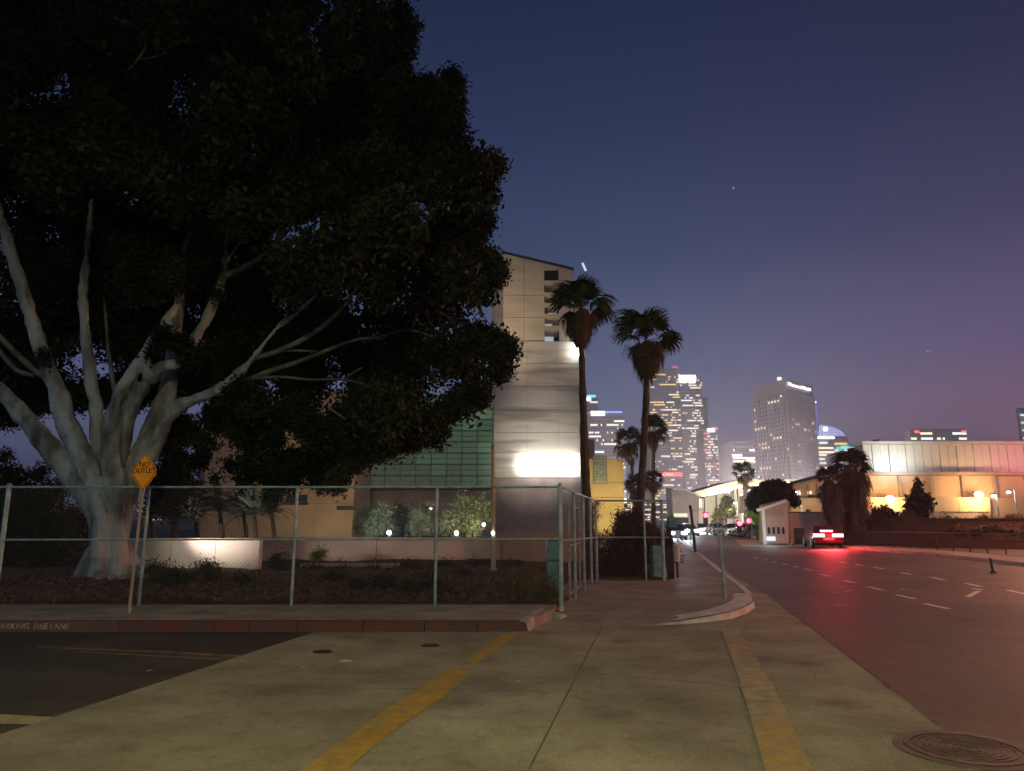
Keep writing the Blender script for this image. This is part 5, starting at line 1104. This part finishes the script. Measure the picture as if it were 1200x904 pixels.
# ================================================================== PLAZA ROOF + far street
PD = 115.0
t = empty('plaza_canopy', (X(860, PD), PD, 0), 'long pale plaza roof edged with bulbs, standing on slim columns', 'building')
M['roofw'] = mat('pale roof soffit', (.6, .56, .5), (.5, .47, .42), .3, .7)
profile('roof', [(812, 577), (866, 562), (950, 562), (950, 569), (876, 569), (816, 583)], PD, 14, 'roofw', t)
for k, px in enumerate((866, 871, 926, 944)): MB().box(X(px - 1.6, PD), X(px + 1.6, PD), PD + 1, PD + 2, 0, Z(568, PD)).build('column', 'roofw', t)
for k in range(22):
    f = k / 21; px = 818 + 130 * f; py = (582 - 12.5 * min(1, f / .42)) if f < .42 else 568.5
    MB().sphere(P(px, py, PD - .5), .24 + rr.random() * .3, 8, .6).build('bulb', LB['w'], t)
for k, (a, b, y0_, y1_) in enumerate(((818, 832, 583, 627), (833, 846, 580, 627), (848, 862, 577, 625))): MB().box(X(a, PD), X(b, PD), PD + 3, PD + 5, 0, Z(y0_, PD)).build('wall_panel', 'roofw', t)
for k in range(3): MB().box(X(820.5 + 3 * k, PD), X(822.5 + 3 * k, PD), PD + 2.9, PD + 3, Z(594, PD), Z(584.5, PD)).build('lit_window', LM['w'], t)
lamp('POINT', P(850, 590, PD - 8), 2300, (1, .92, .72), .5, name='plaza_fill'); lamp('POINT', P(905, 590, PD - 8), 1800, (1, .85, .6), .5, name='plaza_fill')
t = empty('underpass_building', (X(800, 100), 100, 0), 'blank beige building mass left of the traffic lights', 'building')
profile('wall', [(786, 628), (786, 574), (803, 575), (819, 582), (819, 628)], 100, 1.5, 'mauve', t); profile('roof_edge', [(785, 574), (803, 575), (820, 582.5), (820, 581), (803, 573.4), (785, 572.4)], 99.6, 2.5, 'metal', t)
MB().box(X(789, 100), X(805, 100), 99.6, 99.99, Z(606, 100), Z(602, 100)).build('lit_sign', emat('yellowish lit fascia', (1, .9, .5), .6), t); MB().box(X(790, 100), X(806, 100), 99.5, 99.99, .1, Z(607, 100)).build('shopfront', 'glass', t)
lamp('POINT', P(798, 600, 92), 1000, (1, .92, .78), .4, name='street_glow')
for k, (px, cy, r_, lab) in enumerate(((852, 592, 9, 'thin street tree before the plaza columns, left of the traffic lights pair'), (842, 606, 7, 'low street tree by the far junction under the plaza roof'))):
    b = P(px, 628, 100); t = empty('street_tree', (b.x, 100, 0), lab, 'tree'); leaves('crown', [lobe(px, cy, 100, r_), lobe(px + 3, cy + 9, 100, r_ * .8), lobe(px - 3, cy + 6, 100, r_ * .7), lobe(px, cy - 7, 100, r_ * .6)], 1800, .4, 'olive', t, shell=.1)
    MB().tube([(b.x, 100, 0), (b.x, 100, P(px, cy, 100).z)], .12, 6).build('trunk', 'palmtrunk', t)
t = empty('arched_column', (X(786, 90), 90, 0), 'pale column lit from above beside the plaza street', 'column')
MB().tube([(X(787, 90), 90, 0), (X(785, 90), 90, Z(575, 90))], [.45, .35], 12).build('shaft', 'metal', t); MB().box(X(783, 90), X(790, 90), 89.5, 90.5, Z(575, 90), Z(572, 90)).build('capital', 'metal', t)
gs = 'street lamps down the far street'
for k, (px, py, D_, c) in enumerate([(782, 577, 95, 'w'), (803, 579, 120, 'c'), (872, 597, 90, 'c'), (854, 596, 100, 'w'), (837, 601, 130, 'w'), (847, 617, 140, 'w'), (858, 615, 140, 'c'), (932, 578, 76, 'w'), (860, 590, 110, 'c'), (925, 566, 100, 'c'), (896, 566, 100, 'w')]):
    street_lamp(px, py, D_, 60, (1, .85, .6), 'hot', ['pale globe of light at the left of the far street, nearest the palms', 'small street lamp over the beige building', 'bright white lamp low beside the plaza columns', 'mid-street lamp just left of the plaza columns', 'small lamp above the left traffic signal arm', 'tiny far lamp low over the string of cars', 'tiny far lamp beside the right pair of red signals', 'wide warm lamp at the roof corner right of the round tree', 'far lamp under the bulb-edged roof', 'lamp over the right part of the round tree', 'lamp over the top of the round tree'][k], r=.2 + .1 * (k in (2, 7, 9)) , arm=.5, group=gs)
def signal(px, py, D, label, mast=None):
    p = P(px, py, D); t = empty('traffic_light', (p.x, D, 0), label, 'traffic light', 'red traffic lights down the street')
    MB().box(p.x - .2, p.x + .2, D, D + .25, p.z - .85, p.z + .28).build('housing', 'dark', t, bevel=.02)
    MB().sphere((p.x, D - .03, p.z), .2, 12, 1).build('red_lens', emat('red signal lens', (1, .02, .04), 30), t)
    for k in (1, 2): MB().sphere((p.x, D - .01, p.z - .28 * k), .1, 10).build('dark_lens', 'glass', t)
    MB().tube([(p.x, D + .1, p.z + .25), (p.x, D - .3, p.z + .22)], .02, 6).build('visor', 'dark', t)
    if mast: q = P(mast, py - 6, D); MB().tube([(q.x, D + .3, 0), (q.x, D + .3, q.z), (p.x, D + .3, p.z + .5)], [.12, .1, .06], 8).build('mast_arm', 'galv', t)
    else: MB().tube([(p.x + .3, D + .3, 0), (p.x + .3, D + .3, p.z)], .06, 8).build('pole', 'galv', t)
    lamp('POINT', (p.x, D - .8, p.z), 25, (1, .05, .05), .15, parent=t)
signal(827, 604, 66, 'leftmost red traffic light, hung on its own arm', 812); signal(866.5, 613.5, 66, 'middle red traffic light on the long arm', 842); signal(877.5, 610.5, 64, 'right red traffic light beside the middle one', None); signal(867, 624.5, 95, 'lowest small red traffic light under the pair', None)

# ================================================================== CARS
def loft(secs, m, name, t, smooth=True):   # secs = list of rings of equal length
    mb = MB(); n = len(secs[0]); vs = [v for s in secs for v in s]
    fs = [(i * n + k, i * n + (k + 1) % n, (i + 1) * n + (k + 1) % n, (i + 1) * n + k) for i in range(len(secs) - 1) for k in range(n)] + [tuple(reversed(range(n))), tuple(range((len(secs) - 1) * n, len(secs) * n))]
    o = mb.add(vs, fs).build(name, m, t, smooth=False, local=True)
    b = o.modifiers.new('b', 'BEVEL'); b.width = .05; b.segments = 3; b.limit_method = 'ANGLE'; b.angle_limit = R(20)
    o.data.shade_smooth(); return o
def car(loc, rz, paint, label, lights='rear', name='parked_car', group=None, cat='car', es=30):
    t = empty(name, (0, 0, 0), label, cat, group)
    def ring(y, zb, zm, zt, w): return [(-w * .92, y, zb), (w * .92, y, zb), (w, y, zm), (w * .94, y, zt), (-w * .94, y, zt), (-w, y, zm)]
    loft([ring(-2.25, .42, .62, .88, .76), ring(-2.1, .25, .62, .98, .86), ring(-1.5, .2, .62, 1.0, .9), ring(0, .2, .62, .95, .91), ring(1.3, .2, .6, .88, .9), ring(2.0, .25, .55, .76, .82), ring(2.25, .38, .52, .64, .68)], paint, 'body', t)
    def cr(y, z0, z1, w0, w1): return [(-w0, y, z0), (w0, y, z0), (w1, y, z1), (-w1, y, z1)]
    gl = [cr(-1.75, .96, .99, .76, .74), cr(-1.15, .96, 1.36, .8, .6), cr(-.2, .94, 1.43, .82, .62), cr(.45, .92, 1.38, .81, .6), cr(1.2, .86, .9, .78, .74)]
    loft(gl, 'glass', 'windows', t); loft([cr(-1.1, 1.355, 1.40, .6, .57), cr(-.2, 1.425, 1.46, .62, .58), cr(.42, 1.375, 1.41, .6, .56)], paint, 'roof', t)
    for sx in (-1, 1):
        for y in (-1.4, 1.4):
            w = MB().tube([(sx * .72, y, .32), (sx * .90, y, .32)], .32, 20).build('wheel', 'dark', t, local=True); sub(w, 'rim', 'galv', MB().tube([(sx * .89, y, .32), (sx * .915, y, .32)], .2, 14))
        MB().box(sx * .88 - .02, sx * 1.02 + .02, .75, .9, .93, 1.05).build('mirror', paint, t, bevel=.02, local=True)
        x0, x1 = sorted((sx * .22, sx * .84)); 
        on = lights == 'rear'
        MB().box(x0, x1, -2.275, -2.15, .70, .88).build('tail_light', M['tail'] if on else M['tailoff'], t, bevel=.02, local=True)
        x0, x1 = sorted((sx * .34, sx * .76)); MB().box(x0, x1, 2.08, 2.27, .52, .72).build('headlight', M['headon'] if lights == 'front' else M['glass'], t, bevel=.02, local=True)
        MB().bar((sx * .70, -1.66, 1.02), (sx * .60, -1.13, 1.37), .05, .04).build('pillar', paint, t, local=True); MB().bar((sx * .82, -.35, .95), (sx * .62, -.28, 1.43), .06, .03).build('pillar', paint, t, local=True)
    MB().box(-.3, .3, -2.29, -2.24, .52, .66).build('number_plate', 'white', t, local=True); MB().box(-.8, .8, -2.32, -2.2, .32, .5).build('rear_bumper', paint, t, bevel=.03, local=True); MB().box(-.72, .72, 2.2, 2.3, .3, .46).build('front_bumper', paint, t, bevel=.03, local=True)
    if lights == 'rear': MB().box(-.36, .36, -1.72, -1.66, 1.03, 1.09).build('brake_light', M['tail'], t, local=True)
    t.location = loc; t.rotation_euler = (0, 0, rz); return t
M['tail'] = emat('lit red lamp', (1, .12, .12), 22); M['tailoff'] = mat('red lamp', (.3, .02, .02), None, 3, .3); M['headon'] = emat('lit headlamp', (.85, .92, 1), 120)
M['redcar'] = mat('dark red car paint', (.10, .012, .02), None, 3, .25); M['greycar'] = mat('grey car paint', (.25, .25, .27), None, 3, .25); M['whitecar'] = mat('white car paint', (.6, .6, .6), None, 3, .25)
cl = G(974, 643.5); rcar = car((cl.x + .45, cl.y + 2.3, .01), R(-13), 'redcar', 'red car braking on the road, tail lights glaring', name='moving_car', es=16)
lamp('AREA', (cl.x - .05, cl.y - .2, .95), 420, (1, .04, .05), 1.2, target=(cl.x - .2, cl.y - 6, 0), name='brake_glow')
lamp('POINT', (cl.x, cl.y - .4, 1.0), 120, (1, .03, .05), .3, name='brake_glow')
hc = G(797, 640, 0); car((X(797, 66), 68.5, .01), R(176), 'greycar', 'oncoming car with blinding headlights near the kerb', lights='front', name='moving_car')
car((X(811, 84), 86, .01), R(177), 'whitecar', 'added second oncoming car behind the glaring one, its headlights widening the glare', lights='front', name='moving_car')  # car added so that its headlamps widen the band of glare
for sx in (-.6, .6): lamp('SPOT', (X(797, 66) + sx, 66.1, .65), 1500, (.75, .85, 1), .1, target=(X(802, 40) + sx, 40, .3), spot=50, blend=.8, name='headlight_beam')
for k, (px, D_, rz, p, li, lab) in enumerate([(823, 100, 178, 'whitecar', 'front', 'far oncoming car just right of the glaring one'), (840, 90, 182, 'greycar', 'rear', 'far car at the junction under the left signal'), (856, 86, 92, 'whitecar', 'off', 'pale far car crossing beneath the middle signal'), (876, 80, 88, 'whitecar', 'off', 'pale car waiting left of the white building'), (887, 74, 95, 'greycar', 'off', 'grey car nearest the white building'), (848, 120, 0, 'whitecar', 'rear', 'farthest car with red lamps at the street end')]):
    car((X(px, D_), D_, .02), R(rz), p, lab, lights=li, name='distant_car', group='small cars at the far junction')
t = empty('lit_signboard', (X(811, 110), 110, 0), 'small green and blue lit street sign at the far junction', 'sign')
MB().box(X(815, 110), X(820, 110), 110, 110.1, Z(623, 110), Z(618, 110)).build('green_panel', emat('green lamp', (.35, .9, .15), .8), t); MB().box(X(821, 110), X(826, 110), 110, 110.1, Z(623, 110), Z(620, 110)).build('blue_panel', emat('blue lamp', (.2, .6, 1), 2), t); MB().tube([(X(820, 110), 110.15, 0), (X(820, 110), 110.15, Z(618, 110))], .06, 6).build('pole', 'dark', t)
# row of small shopfront/festoon lights at street level
t = empty('festoon_lights', (X(840, 105), 105, 0), 'string of white festoon bulbs at street level beyond the junction', 'string lights')
for k in range(60):
    px = 806 + 84 * k / 59 + rr.uniform(-1, 1); py = 627 + rr.uniform(-4, 2) - (8 * math.exp(-((px - 850) / 10) ** 2)); MB().sphere(P(px, py, 104 + rr.uniform(-3, 3)), rr.uniform(.1, .3), 8, .7).build('bulb', LB[rr.choice(['w', 'w', 'c', 'a', 'w', 'r', 'c', 'g'])], t)
MB().tube([(X(806, 105), 105, 0), (X(806, 105), 105, 3.2)], .05, 6).build('pole', 'dark', t)
lamp('POINT', (X(850, 96), 96, 3), 400, (1, .9, .7), .3, name='street_glow')

# ================================================================== street lamps beside and behind the photographer (out of frame; orange pair added)
def near_lamp(x, y, z, pw, col, label, spot=None, tgt=None, soft=.25):
    t = empty('street_lamp', (x, y, 0), label, 'street lamp'); sx = 1 if x < 0 else -1
    MB().tube([(x, y, 0), (x, y, z + .3)], [.1, .06], 12).build('pole', 'galv', t); MB().tube([(x, y, z + .3), (x + sx * 1.2, y, z + .25)], .04, 8).build('arm', 'galv', t)
    MB().box(x + sx * 1.2 - .3, x + sx * 1.2 + .3, y - .14, y + .14, z + .08, z + .24).build('head', 'dark', t, bevel=.03); MB().box(x + sx * 1.2 - .2, x + sx * 1.2 + .2, y - .1, y + .1, z + .05, z + .09).build('lens', 'hot', t)
    if spot: lamp('SPOT', (x + sx * 1.2, y, z - .05), pw, col, soft, target=tgt, spot=spot, blend=.9, parent=t)
    else: lamp('POINT', (x + sx * 1.2, y, z - .15), pw, col, soft, parent=t)
near_lamp(-2.5, -3.0, 7.0, 3300, (1, .88, .36), 'warm street lamp behind the viewpoint, out of view', spot=150, tgt=(-2.2, 5, 0))
near_lamp(-19, 3.5, 5.2, 620, (.42, .8, 1), 'bluish lamp left of the view lighting the ficus trunk', spot=50, tgt=(-10.8, 19, 2.0))
near_lamp(24, 17, 7.5, 9500, (1, .36, .19), 'added orange-red lamp right of the view, reddening the road', spot=150, tgt=(16, 17, 0))  # this lamp and the next are added to tint the road red
near_lamp(34, 41, 7.5, 12000, (1, .40, .22), 'added orange lamp farther along the right-hand pavement, out of view', spot=150, tgt=(26, 40, 0))

# ================================================================== night haze over the city
hz = MB().box(-3050, 3050, -1550, 4550, -2, 330).build('haze', 'dark'); hz['kind'] = 'stuff'
hm = bpy.data.materials.new('haze air'); hm.use_nodes = True; nt = hm.node_tree; nt.nodes.clear()
v = nt.nodes.new('ShaderNodeVolumePrincipled'); v.inputs['Density'].default_value = .00042; v.inputs['Color'].default_value = (.88, .9, .96, 1); v.inputs['Anisotropy'].default_value = .7
oo = nt.nodes.new('ShaderNodeOutputMaterial'); nt.links.new(v.outputs[0], oo.inputs['Volume']); hz.data.materials.clear(); hz.data.materials.append(hm)
